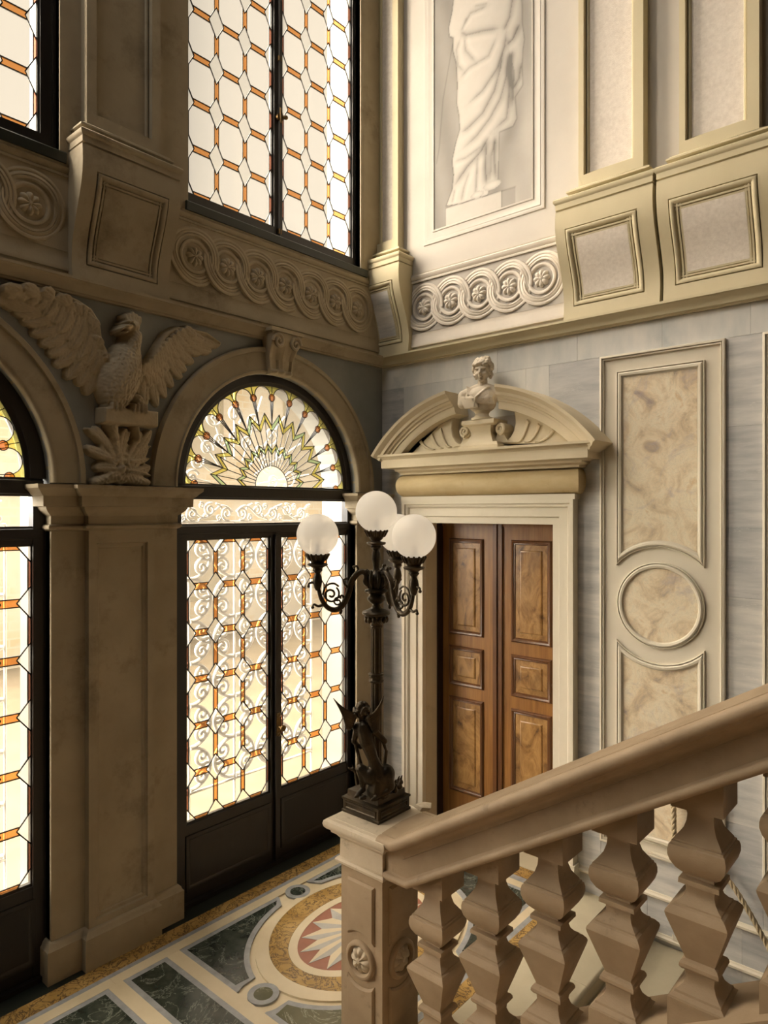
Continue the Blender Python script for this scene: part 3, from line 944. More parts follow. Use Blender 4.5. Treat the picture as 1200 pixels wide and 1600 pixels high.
def lattice(parent, u0, u1, v0, v1, nc, nr, a, b, hb, vb, w):
    pu, pv = (u1 - u0) / nc, (v1 - v0) / nr
    segs = set()
    def lead(P):
        for i in range(len(P)):
            p, q = P[i], P[(i + 1) % len(P)]
            k = tuple(sorted(((round(p[0], 3), round(p[1], 3)), (round(q[0], 3), round(q[1], 3)))))
            segs.add(k)
    x1 = a * (1 - hb / b); y1 = b * (1 - vb / a)
    def emit(P, cu, cv, m, name):
        Q = clip(P, u0, u1, v0, v1)
        if len(Q) >= 3 and area(Q) > 2e-5:
            pane(Q, cu, cv, w, m, parent, name); lead(Q)
    for i in range(nc + 1):
        for j in range(nr + 1):
            cu, cv = u0 + i * pu, v0 + j * pv
            emit([(cu + a, cv), (cu, cv + b), (cu - a, cv), (cu, cv - b)], cu, cv, 'g_diam', 'diamond_pane')
            if i < nc:
                emit([(cu + a, cv), (cu + x1, cv - hb), (cu + pu - x1, cv - hb), (cu + pu - a, cv), (cu + pu - x1, cv + hb), (cu + x1, cv + hb)], cu, cv, 'g_amber', 'amber_bar')
            if j < nr:
                emit([(cu, cv + b), (cu + vb, cv + y1), (cu + vb, cv + pv - y1), (cu, cv + pv - b), (cu - vb, cv + pv - y1), (cu - vb, cv + y1)], cu, cv, 'g_ruby' if i in (0, nc) else 'g_amber', 'amber_bar')
            if i < nc and j < nr:
                P = [(cu + x1, cv + hb), (cu + pu - x1, cv + hb), (cu + pu - vb, cv + y1), (cu + pu - vb, cv + pv - y1), (cu + pu - x1, cv + pv - hb), (cu + x1, cv + pv - hb), (cu + vb, cv + pv - y1), (cu + vb, cv + y1)]
                emit(P, cu, cv, 'g_clear', 'octagon_pane')
    lead_mesh(segs, w, parent, .0032)
def lead_mesh(segs, w, parent, hw=.003):
    mb = MB(FL)
    for (p, q) in segs:
        d = (q[0] - p[0], q[1] - p[1]); l = math.hypot(*d)
        if l < .004: continue
        n = (-d[1] / l * hw, d[0] / l * hw)
        mb.prism([(p[0] + n[0], p[1] + n[1]), (p[0] - n[0], p[1] - n[1]), (q[0] - n[0], q[1] - n[1]), (q[0] + n[0], q[1] + n[1])], w - .004, w + .004)
    return mb.build('lead_came', 'lead', parent, 0, kind='stuff')
def rails(parent, name, u0, u1, v0, v1, gu0, gu1, gv0, gv1, w0, w1, mat, lip=.012):
    # timber frame round a glass field, with a stepped inner edge
    P, Q = rect(u0, u1, v0, v1), rect(gu0, gu1, gv0, gv1)
    mb = MB(FL)
    def at(R, w): return [(p[0], p[1], w) for p in R]
    Q2 = rect(gu0 - lip, gu1 + lip, gv0 - lip, gv1 + lip)
    mb.grid([at(P, w0), at(P, w1), at(Q2, w1), at(Q2, w1 - .012), at(Q, w1 - .016), at(Q, w0)], cu=True, cv=True)
    return mb.build(name, mat, parent, 30)
GW = -.075
# ---- upper windows
def upper_window(name, u0, u1, leaves, mat='ebony'):
    W = empty(name, FL((u0 + u1) / 2, 4.97, GW), kind='structure')
    nr = 9; z0 = 5.08; z1 = z0 + .334 * nr
    # casing round both leaves
    mb = MB(FL); P, Q = rect(u0, u1, 4.97, 8.35), rect(u0 + .022, u1 - .022, 5.0, 8.32)
    def at(R, w): return [(p[0], p[1], w) for p in R]
    mb.grid([at(P, -.14), at(P, -.04), at(Q, -.04), at(Q, -.14)], cu=True, cv=True)
    mb.build('casing', mat, W, 30)
    for i, (a, b, g0, g1) in enumerate(leaves):
        S = rails(W, 'sash', a, b, 5.0, 8.32, g0, g1, z0, z1, -.10, -.048, mat)
        lattice(S, g0, g1, z0, z1, 3, nr, .066, .118, .023, .019, GW)
    c = (leaves[0][1] + leaves[1][0]) / 2
    r = MB(FL).tube([(c, 5.0, -.03), (c, 8.3, -.03)], .010, 8).build('espagnolette_rod', 'lead', W)
    h = MB(FL)
    for z in (5.04, 5.95, 6.42):
        h.box(c - .014, c + .014, z - .02, z + .02, -.045, -.022)
    h.prism(circle(c, 5.95, .030, 16), -.045, -.024)
    h.tube([(c, 6.02, -.02), (c, 5.95, -.012), (c + .002, 5.90, -.014)], [.010, .016, .009], 8)
    h.cap((c, 5.95, -.02), (c + .028, 5.945, .012), .010, .017)
    h.build('espagnolette_handle', 'brass', W)
    return W
upper_window('window_1', -2.075, -.30, [(-2.065, -1.207, -2.037, -1.262), (-1.205, -.315, -1.150, -.358)])
upper_window('window_2', -4.76, -2.965, [(-4.75, -3.886, -4.715, -3.94), (-3.884, -2.98, -3.84, -3.066)])
for a, b in ((-2.10, -.235), (-4.9, -2.935)):
    MB(FL).mould([(4.905, 0), (4.905, .036), (4.962, .040), (4.970, .034), (4.972, -.06), (4.905, -.06)], a, b).build('window_sill', 'sill', WL)

# ---- arched glazed doors
def fan_light(parent, c, z0, R_, w):
    segs = set()
    N = 12                              # scalloped petals of the peacock fan
    hub = .165
    def pol(r, t): return (c + r * math.cos(t), z0 + r * math.sin(t))
    def polyline(P, closed=False):
        for i in range(len(P) if closed else len(P) - 1):
            p, q = P[i], P[(i + 1) % len(P)]
            segs.add(((round(p[0], 4), round(p[1], 4)), (round(q[0], 4), round(q[1], 4))))
    def fix(P): return [(p[0], max(p[1], z0 + .0005)) for p in P]
    def glass(P, m, name):
        P = fix(P); pane(P, c, z0, w, m, parent, name)
    glass(circle(c, z0, hub, 24, 0, PI, True), 'g_milk', 'hub_pane'); polyline(circle(c, z0, hub, 24, 0, PI, True))
    step = PI / N; rp = .718; jr = .029
    zig_o = (.485, .585); zig_i = (.290, .345)
    for k in range(N):
        ta, tb = k * step, (k + 1) * step; tm = (ta + tb) / 2
        ga = .016 / .70
        # petal head: rounded outer end
        head = [pol(rp, tb - ga)]
        hr = rp * (step / 2 - ga) * 1.0
        cx, cy = pol(rp, tm)
        for j in range(11):
            a = tm + PI / 2 - PI * j / 10
            head.append((cx + hr * math.cos(a), cy + hr * 1.0 * math.sin(a)))
        head.append(pol(rp, ta + ga))
        # zigzag lines: low at petal edges, high at the middle
        zo_e, zo_m = zig_o; zi_e, zi_m = zig_i; th = .048
        L1 = [pol(zo_e + .0, ta), pol(zo_m, tm), pol(zo_e, tb)]
        glass(head + [pol(zo_e, ta), pol(zo_m, tm), pol(zo_e, tb)], 'g_clear', 'petal_pane')
        polyline([pol(zo_e, tb)] + head + [pol(zo_e, ta)])
        glass([pol(zo_e, ta), pol(zo_m, tm), pol(zo_m - th, tm), pol(zo_e - th, ta)], 'g_yellow', 'chevron_pane')
        glass([pol(zo_m, tm), pol(zo_e, tb), pol(zo_e - th, tb), pol(zo_m - th, tm)], 'g_green' if k % 2 else 'g_yellow', 'chevron_pane')
        polyline([pol(zo_e, ta), pol(zo_m, tm), pol(zo_e, tb)]); polyline([pol(zo_e - th, ta), pol(zo_m - th, tm), pol(zo_e - th, tb)])
        for t0, t1, r0, r1, s0, s1 in ((ta, tm, zo_e, zo_m, zi_e, zi_m), (tm, tb, zo_m, zo_e, zi_m, zi_e)):
            glass([pol(r0 - th, t0), pol(r1 - th, t1), pol(s1, t1), pol(s0, t0)], 'g_diam' if t0 == ta else 'g_clear', 'ray_pane')
            glass([pol(s0, t0), pol(s1, t1), pol(s1 - .036, t1), pol(s0 - .036, t0)], 'g_green' if t0 == ta else 'g_yellow', 'chevron_pane')
            glass([pol(s0 - .036, t0), pol(s1 - .036, t1), pol(hub, t1), pol(hub, t0)], 'g_clear', 'ray_pane')
        polyline([pol(zi_e, ta), pol(zi_m, tm), pol(zi_e, tb)]); polyline([pol(zi_e - .036, ta), pol(zi_m - .036, tm), pol(zi_e - .036, tb)])
        polyline([pol(hub, ta), pol(zo_e, ta)]); polyline([pol(hub, tm), pol(zo_m, tm)])
        # wedge outside the head + amber jewel between heads
        out = [pol(R_, ta), pol(R_, tm), pol(R_, tb)]
        q = head[1:-1]
        glass([pol(R_, tm)] + [pol(R_, tm + (tb - tm) * j / 3) for j in range(1, 4)] + [pol(rp, tb)] + head[0:6 + 1], 'g_yellow', 'border_pane')
        glass([pol(R_, ta + (tm - ta) * j / 3) for j in range(0, 4)] + head[6:13] + [pol(rp, ta)], 'g_yellow', 'border_pane')
        polyline([pol(rp, ta), pol(R_, ta)])
        if k > 0:
            J = [(pol(rp - .01, ta)[0] + jr * math.cos(2 * PI * j / 14), pol(rp - .01, ta)[1] + jr * math.sin(2 * PI * j / 14)) for j in range(14)]
            pane(J, pol(rp - .01, ta)[0], pol(rp - .01, ta)[1], w + .006, 'g_jewel', parent, 'jewel_pane'); polyline(J, True)
    for t in (0.0, PI):
        x, y = pol(rp, t)
        J = [(x + jr * math.cos(PI * j / 8), y + jr * math.sin(PI * j / 8)) for j in range(9)]
        pane(J, x, y, w + .006, 'g_jewel', parent, 'jewel_pane'); polyline(J, True)
    for k in range(N + 1):
        t = k * step
        polyline([pol(zo_e, t), pol(rp - .04, t)])
    lead_mesh(segs, w, parent, .0024)
def spiral(c, r0, r1, a0, turns, n=26):
    return [(c[0] + (r0 + (r1 - r0) * k / (n - 1)) * math.cos(a0 + turns * 2 * PI * k / (n - 1)), c[1] + (r0 + (r1 - r0) * k / (n - 1)) * math.sin(a0 + turns * 2 * PI * k / (n - 1))) for k in range(n)]
def arched_door(name, c, mat='ebony'):
    D = empty(name, FL(c, 0, GW), kind='structure')
    R_ = ARCH_R
    g = [(c - .775, c - .030), (c + .102, c + .846)]
    # fixed frame: jambs, transoms and arched head
    mb = MB(FL)
    mb.box(c - R_ - .02, c - R_ + .075, 0, 2.96, -.12, -.05); mb.box(c + R_ - .055, c + R_ + .02, 0, 2.96, -.12, -.05)
    mb.build('jamb', mat, D, 30)
    for v0, v1, w in ((2.893, 3.003, -.036), (2.630, 2.715, -.046)):
        t = MB(FL)
        t.mould([(v0, -.12), (v0, w - .010), (v0 + .012, w - .006), (v0 + .016, w), (v1 - .018, w), (v1 - .012, w - .010), (v1, w - .016), (v1, -.12)], c - R_, c + R_)
        t.build('transom', mat, D, 30)
    cl = c + .008
    MB(FL).arc((cl, 3.0), [(.797, -.12), (.797, -.062), (.806, -.054), (.818, -.052), (.826, -.044), (.93, -.044), (.93, -.12)], 0, PI, 48).build('arched_head', mat, D, 40)
    F = empty('fan_light', FL(cl, 3.003, GW), D)
    fan_light(F, cl, 3.003, .80, GW)
    T = empty('transom_light', FL(c, 2.8, GW), D)
    pane(rect(c - .80, c + .80, 2.715, 2.893), c, 2.8, GW, 'g_clear', T, 'transom_pane')
    # leaves
    for i, (a, b) in enumerate(g):
        o0, o1 = (c - R_ + .06, c + .034) if i == 0 else (c + .036, c + R_ - .04)
        S = rails(D, 'door_leaf', o0, o1, .03, 2.64, a, b, .583, 2.598, -.105, -.055, mat)
        lattice(S, a, b, .583, 2.598, 3, 6, .080, .097, .0235, .0175, GW)
        k = MB(FL)
        k.frame(rect(a - .02, b + .02, .10, .50), [(0, -.056), (.003, -.046), (.02, -.043), (.035, -.050), (.05, -.066)], fill=True)
        k.build('kick_panel', mat, S, 40)
    MB(FL).mould([(.03, -.06), (.03, -.030), (2.62, -.030), (2.62, -.06)], c + .012, c + .060).build('cover_strip', mat, D, 30)
    h = MB(FL)
    h.box(c + .018, c + .054, 1.02, 1.20, -.034, -.022)
    h.tube([(c + .036, 1.09, -.03), (c + .036, 1.09, .02)], .011, 8)
    h.ball((c + .036, 1.09, .03), .026, (1.1, 1, .8), 12, 8)
    h.ball((c + .036, 1.185, -.018), .018, (1, 1, .7), 10, 6); h.ball((c + .036, 1.03, -.018), .016, (1, 1, .7), 10, 6)
    h.build('door_knob', 'brass', D)
    # bead threshold
    MB(FL).box(c - R_, c + R_, 0, .03, -.16, -.02).build('sill', mat, D)
    return D
arched_door('door_2', ARCH_A + .005)
arched_door('door_3', ARCH_B - .02)
# ---- wrought iron grilles outside the doors
def grille(c, label):
    G = empty('iron_grille', FL(c, 0, -.55), label=label, cat='grille', group=None)
    w = -.55; th = .019
    def bar(P, r=th, name='scroll', n=6):
        MB(FL).tube([(p[0], p[1], w) for p in P], r, n, flat=.9).build(name, 'iron', G, 60)
    W_ = .88
    for k in range(5):
        bar([(c - W_ + 2 * W_ * k / 4, .02), (c - W_ + 2 * W_ * k / 4, 2.72)], .011, 'upright')
    for z in (.05, .56, 2.66, 2.72): bar([(c - W_, z), (c + W_, z)], .012, 'cross_bar')
    pv = .336
    me = {}
    for j in range(6):
        z = .583 + pv * (j + .5)
        for i in range(4):
            cx = c - W_ + 2 * W_ * (i + .5) / 4
            for sg in (-1, 1):
                if (sg,) not in me:
                    # C scroll: curl, bowed back, curl
                    up = spiral((sg * .100, .078), .006, .070, (0 if sg > 0 else PI), 1.35 * -sg, 24)
                    dn = [(p[0], -p[1]) for p in up]
                    m1 = MB(FL); m1.tube([(p[0], p[1], 0) for p in up + [(sg * .030, .015), (sg * .022, 0), (sg * .030, -.015)] + dn[::-1]], th * .85, 6, flat=.9)
                    a = m1.mesh('scroll', 60); a.materials.append(M['iron'])
                    m2 = MB(FL)
                    m2.tube([(sg * (.205 - .185 * math.cos(t)), .165 * math.sin(t), 0) for t in [(-PI / 2 + PI * q / 14) for q in range(15)]], th * .85, 6, flat=.9)
                    b = m2.mesh('bow', 60); b.materials.append(M['iron'])
                    me[(sg,)] = (a, b)
                a, b = me[(sg,)]
                put('scroll', a, G, loc=FL(cx, z, w)); put('bow', b, G, loc=FL(cx, z, w))
    # rinceau in the transom light: a running stem throwing off spirals, then scrolls behind the fan
    for sg in (-1, 1):
        bar([(c + sg * (.02 + .83 * q / 40), 2.804 + .050 * math.sin(2 * PI * q / 40 * 2.25)) for q in range(41)], .010, 'stem')
        for q in range(5):
            x = c + sg * (.075 + .168 * q); up = 1 if q % 2 else -1
            bar(spiral((x, 2.804 + up * .016), .010, .058, (PI / 2 if up < 0 else -PI / 2), 1.55 * sg * up, 28), .0105)
            bar(spiral((x + sg * .084, 2.804 + up * .050), .006, .028, 0, -1.3 * sg * up, 18), .008, 'tendril')
            bar([(x + sg * .05, 2.804 - up * .02), (x + sg * .075, 2.804 - up * .055), (x + sg * .11, 2.804 - up * .066)], .010, 'leaf')
    for k in range(9):
        t = PI * (k + .5) / 9
        for r, s in ((.42, .07), (.62, .085)):
            bar(spiral((c + r * math.cos(t), 3.0 + r * math.sin(t)), .012, s, t + PI / 2 * (k % 2), 1.4 * (1 if k % 2 else -1), 26), .012)
        bar([(c + .25 * math.cos(t), 3.0 + .25 * math.sin(t)), (c + .86 * math.cos(t), 3.0 + .86 * math.sin(t))], .009, 'radial_bar')
    return G
grille(ARCH_A + .005, 'pale scrolled iron grille outside the arched door next to the corner')
grille(ARCH_B - .02, 'pale scrolled iron grille outside the arched door left of the eagle')
# ---- courtyard seen through the glass
CB = empty('courtyard_building', (-9.2, 8, 0), label='sunlit pale brick courtyard building seen through the windows', cat='building')
MB().box(-9.6, -9.2, -1.5, 34, -.4, 6.4).build('wall', 'facade', CB)
MB().box(-9.7, -9.0, -1.5, 34, 6.4, 6.6).build('eaves', 'travert', CB)
for k in range(10):
    y = .6 + 3.1 * k
    for z in (.9, 3.9):
        o = MB(); o.box(-9.22, -9.14, y - .08, y + 1.18, z - .1, z); o.box(-9.22, -9.16, y - .08, y, z, z + 1.7); o.box(-9.22, -9.16, y + 1.1, y + 1.18, z, z + 1.7); o.box(-9.22, -9.14, y - .1, y + 1.2, z + 1.7, z + 1.82)
        f = o.build('window_surround', 'travert', CB)
        MB().box(-9.205, -9.19, y, y + 1.1, z, z + 1.7).build('shutter', 'panelcream', f)
MB().box(-9.6, -.42, -9.2, 34, -.3, -.06).build('courtyard_ground', 'paving', None, 0, kind='structure')
# ================================================================== WALNUT DOOR WITH STONE SURROUND
D1 = empty('door_1', FR(1.12, 0, 0), kind='structure')
O0, O1, OT = .495, 1.745, 2.705
def portal(prof, name, mat, parent, v0=0):
    path = [(O0, v0), (O0, OT), (O1, OT), (O1, v0)]
    mb = MB(FR)
    ids = mb.grid([[(p[0], p[1], w) for p in offset_poly(path, d, False)] for d, w in prof])
    return mb.build(name, mat, parent, 35)
portal([(0, -.02), (0, .028), (.052, .030), (.056, .036), (.060, .044), (.128, .046), (.132, .054), (.140, .066), (.150, .070), (.158, .070), (.162, .082), (.190, .084), (.190, -.02)], 'door_casing', 'panelcream', D1)
MB(FR).box(.285, .505, 0, .20, -.01, .092).build('casing_plinth', 'panelcream', D1)
MB(FR).box(1.735, 1.950, 0, .20, -.01, .092).build('casing_plinth', 'panelcream', D1)
# dark lining of the reveal
mb = MB(FR)
mb.box(O0 - .01, O0 + .002, 0, OT, -.42, -.02); mb.box(O1 - .002, O1 + .01, 0, OT, -.42, -.02); mb.box(O0, O1, OT - .002, OT + .01, -.42, -.02)
mb.build('reveal_lining', 'pedstone', D1, 0)
DW = -.25
MB(FR).box(O0, O0 + .020, 0, OT, DW - .05, DW + .07).build('door_stop', 'reveal', D1)
MB(FR).box(O0, O1, 0, OT, -.45, -.40).build('dark_backing', 'reveal', D1)
def leaf(u0, u1, cols, mirror=False):
    L_ = MB(FR).box(u0, u1, .02, OT - .004, DW - .045, DW).build('door_leaf', 'walnut', D1)
    a, b = cols
    for v0, v1 in ((1.716, 2.562), (1.262, 1.606), (.32, 1.154)):
        P = rect(a, b, v0, v1)
        MB(FR).frame(P, [(-.004, DW), (0, DW + .012), (.008, DW + .018), (.018, DW + .016), (.024, DW + .008), (.030, DW + .010), (.036, DW + .002), (.040, DW - .006)]).build('panel_moulding', 'walnutd', L_, 45)
        MB(FR).frame(offset_poly(ccw(P), .034), [(0, DW + .0005), (.046, DW + .003), (.049, DW + .010), (.056, DW + .014), (.062, DW + .014)], fill=True).build('panel', 'burl', L_, 30)
    # edge bead along the top rail
    MB(FR).box(u0, u1, OT - .03, OT - .004, DW, DW + .012).build('top_bead', 'walnut', L_)
    return L_
leaf(.515, 1.085, (.592, .946))
rl = leaf(1.092, 1.740, (1.226, 1.590))
MB(FR).mould([(.02, DW), (.02, DW + .03), (OT - .01, DW + .03), (OT - .01, DW)], 1.058, 1.094).build('cover_strip', 'walnutd', D1)
MB(FR).mould([(.02, DW), (.02, DW + .018), (OT - .01, DW + .018), (OT - .01, DW)], 1.098, 1.140).build('meeting_stile', 'walnutd', D1)
h = MB(FR)
h.tube([(1.652, 1.425, DW), (1.652, 1.425, DW + .06)], .011, 8); h.ball((1.652, 1.425, DW + .07), .024, (1, 1, .8), 12, 8)
h.prism(rect(1.634, 1.670, 1.36, 1.49), DW, DW + .006)
h.build('door_knob', 'brass', rl)

# pulvinated frieze
mb = MB(FR); rows = []
for k in range(17):
    t = PI * k / 16
    v = 3.03 - .097 * math.cos(t); w = .045 + .085 * math.sin(t); e = .045 * math.sin(t)
    rows.append([(.318 - e, v, -.01), (.318 - e, v, w), (1.955 + e, v, w), (1.955 + e, v, -.01)])
ids = mb.grid(rows); mb.f.append(tuple(ids[0])); mb.f.append(tuple(ids[-1][::-1]))
mb.build('pulvinated_frieze', 'limeyellow', D1, 50)
MB(FR).box(.30, 1.95, 2.895, 2.935, 0, .085).build('casing_cap', 'panelcream', D1)
# horizontal cornice
path = [(.325, 0), (.325, .10), (1.985, .10), (1.985, 0)]
MB(FR).plan(path, [(0, 3.126), (.012, 3.128), (.014, 3.140), (.030, 3.152), (.046, 3.158), (.048, 3.172), (.062, 3.182), (.132, 3.184), (.134, 3.256), (.142, 3.262), (.156, 3.276), (.170, 3.282), (.172, 3.300), (0, 3.304)]).build('pediment_cornice', 'pedstone', D1, 35)
# broken segmental pediment
PC, PR = (1.165, 2.480), 1.319
pp = [(1.140, 0), (1.140, .185), (1.156, .196), (1.196, .200), (1.199, .212), (1.214, .214), (1.222, .232), (1.240, .240), (1.243, .256), (1.266, .262), (1.284, .284), (1.296, .296), (1.319, .300), (1.319, 0)]
MB(FR).arc(PC, pp, math.radians(38.2), math.radians(79.8), 28).build('pediment_arm', 'pedstone', D1, 30)
MB(FR).arc(PC, pp, math.radians(100.2), math.radians(141.8), 28).build('pediment_arm', 'pedstone', D1, 30)
def tymp(sg):
    def m(p): return (PC[0] + sg * p[0], p[1])
    P = []
    for k in range(15):
        a = math.radians(39 + (75.5 - 39) * k / 14)
        P.append((1.145 * math.cos(a), PC[1] + 1.145 * math.sin(a)))
    P += [(.296, 3.545), (.300, 3.49), (.288, 3.43), (.255, 3.385), (.205, 3.355), (.15, 3.343), (.12, 3.34), (.12, 3.30), (.85, 3.30)]
    MB(FR).prism([m(p) for p in P], 0, .105, .008).build('tympanum_panel', 'pedstone', D1, 30)
    for k, (x0, x1, z0, z1) in enumerate(((.30, .405, 3.35, 3.515), (.385, .50, 3.345, 3.475), (.475, .62, 3.34, 3.425))):
        # fluted leaf petals of the fan
        Q = [(x0, z0 - .01)]
        for j in range(7): t = j / 6; Q.append((x0 + (x1 - x0) * t, z0 + (z1 - z0) * t ** 2.2 - .004))
        for j in range(6, -1, -1): t = j / 6; Q.append((x0 + .028 + (x1 - x0) * t * .95, z0 + (z1 - z0) * .90 * t ** 2.0 - .014))
        MB(FR).prism([m(p) for p in Q], .10, .118, .005).build('fan_petal', 'pedstone', D1, 40)
tymp(-1); tymp(1)
MB(FR).box(.56, 1.77, 3.30, 3.57, -.005, .008).build('tympanum_ground', 'plaster', D1)
# pedestal for the bust
pd = MB(FR)
pd.plan([(1.02, 0), (1.02, .20), (1.36, .20), (1.36, 0)], [(.012, 3.30), (.012, 3.328), (0, 3.334), (-.006, 3.352), (-.03, 3.356)])
PDO = pd.build('bust_pedestal', 'pedstone', D1, 35)
rows = []
pd = MB(FR)
for k in range(13):
    t = k / 12; hw = .132 - .040 * math.sin(PI * t * .85); w = .19 - .03 * math.sin(PI * t)
    v = 3.352 + .135 * t
    rows.append([(1.185 - hw, v, 0), (1.185 - hw, v, w), (1.185 + hw, v, w), (1.185 + hw, v, 0)])
pd.grid(rows); pd.build('pedestal_body', 'pedstone', PDO, 40)
MB(FR).plan([(1.045, 0), (1.045, .20), (1.325, .20), (1.325, 0)], [(-.02, 3.484), (0, 3.488), (.010, 3.498), (.012, 3.515), (.012, 3.530), (-.02, 3.532)]).build('pedestal_cap', 'pedstone', PDO, 35)
for sg in (-1, 1):
    m2 = MB(FR)
    pts = []
    sp = spiral((1.185 + sg * .165, 3.455), .008, .042, PI / 2, -1.5 * sg, 30)
    sp += [(1.185 + sg * .150, 3.395), (1.185 + sg * .185, 3.36), (1.185 + sg * .24, 3.345)] if False else []
    m2.tube([(p[0], p[1], .14) for p in sp], [.010 + .006 * k / len(sp) for k in range(len(sp))], 8)
    m2.prism(circle(1.185 + sg * .165, 3.455, .046, 24), .0, .135)
    m2.prism([(1.185 + sg * x, z) for x, z in ((.10, 3.35), (.30, 3.34), (.22, 3.36), (.195, 3.40), (.20, 3.44), (.13, 3.42))], 0, .12)
    m2.build('pedestal_volute', 'pedstone', PDO, 40)

# ------------------------------------------------------------------ marble bust
BU = empty('marble_bust', FR(1.185, 3.532, .13), label='weathered marble bust with curly hair and a shoulder strap above the walnut door', cat='bust')
yaw = math.radians(16)
def bl(x, y, z):        # local: x to the figure's own left-hand picture side, y towards the viewer, z up
    cx, cy = 1.185, -.14
    X = x * math.cos(yaw) - (-y) * math.sin(yaw); Y = x * math.sin(yaw) + (-y) * math.cos(yaw)
    return (cx + X, cy + Y, z)
mb = MB()
mb.lathe((1.185, -.14, 3.532), [(.085, 0), (.085, .018), (.070, .024), (.056, .036), (.052, .052), (.060, .064), (.066, .074), (.05, .08)], 24)
mb.build('socle', 'pedstone', BU, 40)
b = MB()
hy = math.radians(10)
def E(x, y, z, r, sx=1, sy=1, sz=1): b.ball(bl(x, y, z), r, (sx, sy, sz), 20, 14, Matrix.Rotation(yaw, 3, 'Z'))
E(0, 0, 3.665, .092, 1.25, .85, .85)         # belly end of the bust
E(0, .01, 3.715, .108, 1.30, .80, .80)       # chest
E(-.055, .055, 3.700, .050, 1, .75, .85); E(.055, .055, 3.700, .050, 1, .75, .85)
b.cap(bl(-.04, -.005, 3.775), bl(-.150, 0, 3.735), .052, .050); b.cap(bl(.04, -.005, 3.775), bl(.150, 0, 3.735), .052, .050)
b.cap(bl(-.150, 0, 3.735), bl(-.158, .015, 3.672), .050, .042); b.cap(bl(.150, 0, 3.735), bl(.165, .0, 3.690), .050, .044)
b.cap(bl(0, -.012, 3.77), bl(.004, 0, 3.87), .044, .037)
b.cap(bl(-.03, -.01, 3.79), bl(.03, -.01, 3.79), .040, .040)
# head
E(.004, .004, 3.928, .062, 1, 1.10, 1.16); E(.004, .020, 3.890, .047, .98, 1.1, 1.0); E(.004, .044, 3.850, .019, 1.15, 1, .85)
E(-.024, .050, 3.892, .020); E(.032, .050, 3.892, .020)
b.cap(bl(.004, .070, 3.934), bl(.004, .087, 3.897), .0062, .0100)
E(-.004, .078, 3.894, .0065); E(.012, .078, 3.894, .0065)
E(.004, .074, 3.875, .0105, 1.55, .8, .42); E(.004, .072, 3.866, .0105, 1.3, .8, .45)
b.cap(bl(-.038, .056, 3.938), bl(-.010, .070, 3.936), .0065, .0065); b.cap(bl(.018, .070, 3.936), bl(.046, .056, 3.938), .0065, .0065)
rnd = random.Random(3)
for k in range(210):
    th = rnd.uniform(0, 2 * PI); ph = rnd.uniform(-.15, 1)
    zz = 3.938 + .088 * ph; rr = .080 * math.sqrt(max(0, 1 - (ph * .93) ** 2))
    x, y = rr * math.cos(th), rr * math.sin(th)
    if y > .030 and ph < .34: continue
    E(.004 + x, y - .004, zz, rnd.uniform(.009, .0165))
for k in range(34): E(.004 + (-1) ** k * rnd.uniform(.054, .070), rnd.uniform(-.035, .022), rnd.uniform(3.872, 3.95), rnd.uniform(.009, .014))
for k in range(22): E(.006 + rnd.uniform(-.05, .06), rnd.uniform(.040, .062), rnd.uniform(3.972, 3.995), rnd.uniform(.008, .013))
for k in range(18): E(.01 + rnd.uniform(-.04, .05), rnd.uniform(-.025, .025), rnd.uniform(4.016, 4.034), rnd.uniform(.010, .015))
# strap, drapery and gathered chiton
b.cap(bl(.075, .060, 3.79), bl(-.02, .108, 3.705), .0075, .0085); b.cap(bl(-.02, .108, 3.705), bl(-.035, .100, 3.640), .0085, .007)
b.cap(bl(.062, .065, 3.79), bl(-.03, .110, 3.700), .005, .006)
for k in range(9):
    t = k / 8
    b.cap(bl(-.150 + .10 * t, .045 + .055 * t, 3.715 - .02 * t), bl(-.120 + .11 * t, .060 + .035 * t, 3.630), .0125, .010)
for k in range(6):
    t = k / 5
    b.cap(bl(-.03 + .02 * t, .100 - .01 * t, 3.690 - .02 * t), bl(.10 + .015 * t, .070 - .015 * t, 3.700 - .045 * t), .010, .010)
for k in range(4): b.cap(bl(-.115 + .012 * k, .035, 3.805 - .006 * k), bl(-.095 + .02 * k, .078, 3.73), .006, .007)
fw = Vector(bl(0, 1, 0)) - Vector(bl(0, 0, 0))
dn = [(bl(x, .062, 3.922), .0105, tuple(fw * -.012)) for x in (-.021, .029)]
dn += [(bl(x, .070, 3.8705), .006, tuple(fw * -.004)) for x in (-.008, .004, .016)]
remesh(b, 'figure', .0042, 'bustst', BU, 1, dn)
# ================================================================== BALUSTRADE
BA = empty('balustrade', (1.77, -2.045, 0), label='brown stone balustrade with square vase balusters rising from a panelled newel', cat='balustrade')
NX0, NX1, NY0, NY1 = 1.625, 1.915, -2.190, -1.900
NC = ((NX0 + NX1) / 2, (NY0 + NY1) / 2, 0)
NH = .145
nw = MB().square(NC, [(NH + .02, 0), (NH + .02, .03), (NH + .008, .04), (NH, .05), (NH, .94)]).build('newel_shaft', 'rail', BA, 30)
MB().square(NC, [(NH, .925), (NH + .012, .928), (NH + .024, .938), (NH + .026, .950), (NH + .018, .960), (NH + .006, .964), (NH + .004, 1.060), (NH + .010, 1.066), (NH + .022, 1.082), (NH + .040, 1.092), (NH + .042, 1.108), (NH + .058, 1.112), (NH + .068, 1.124), (NH + .072, 1.140), (NH + .068, 1.156), (NH + .055, 1.166), (NH + .035, 1.168), (NH + .033, 1.170), (.02, 1.170)]).build('newel_cap', 'newelcap', nw, 30)
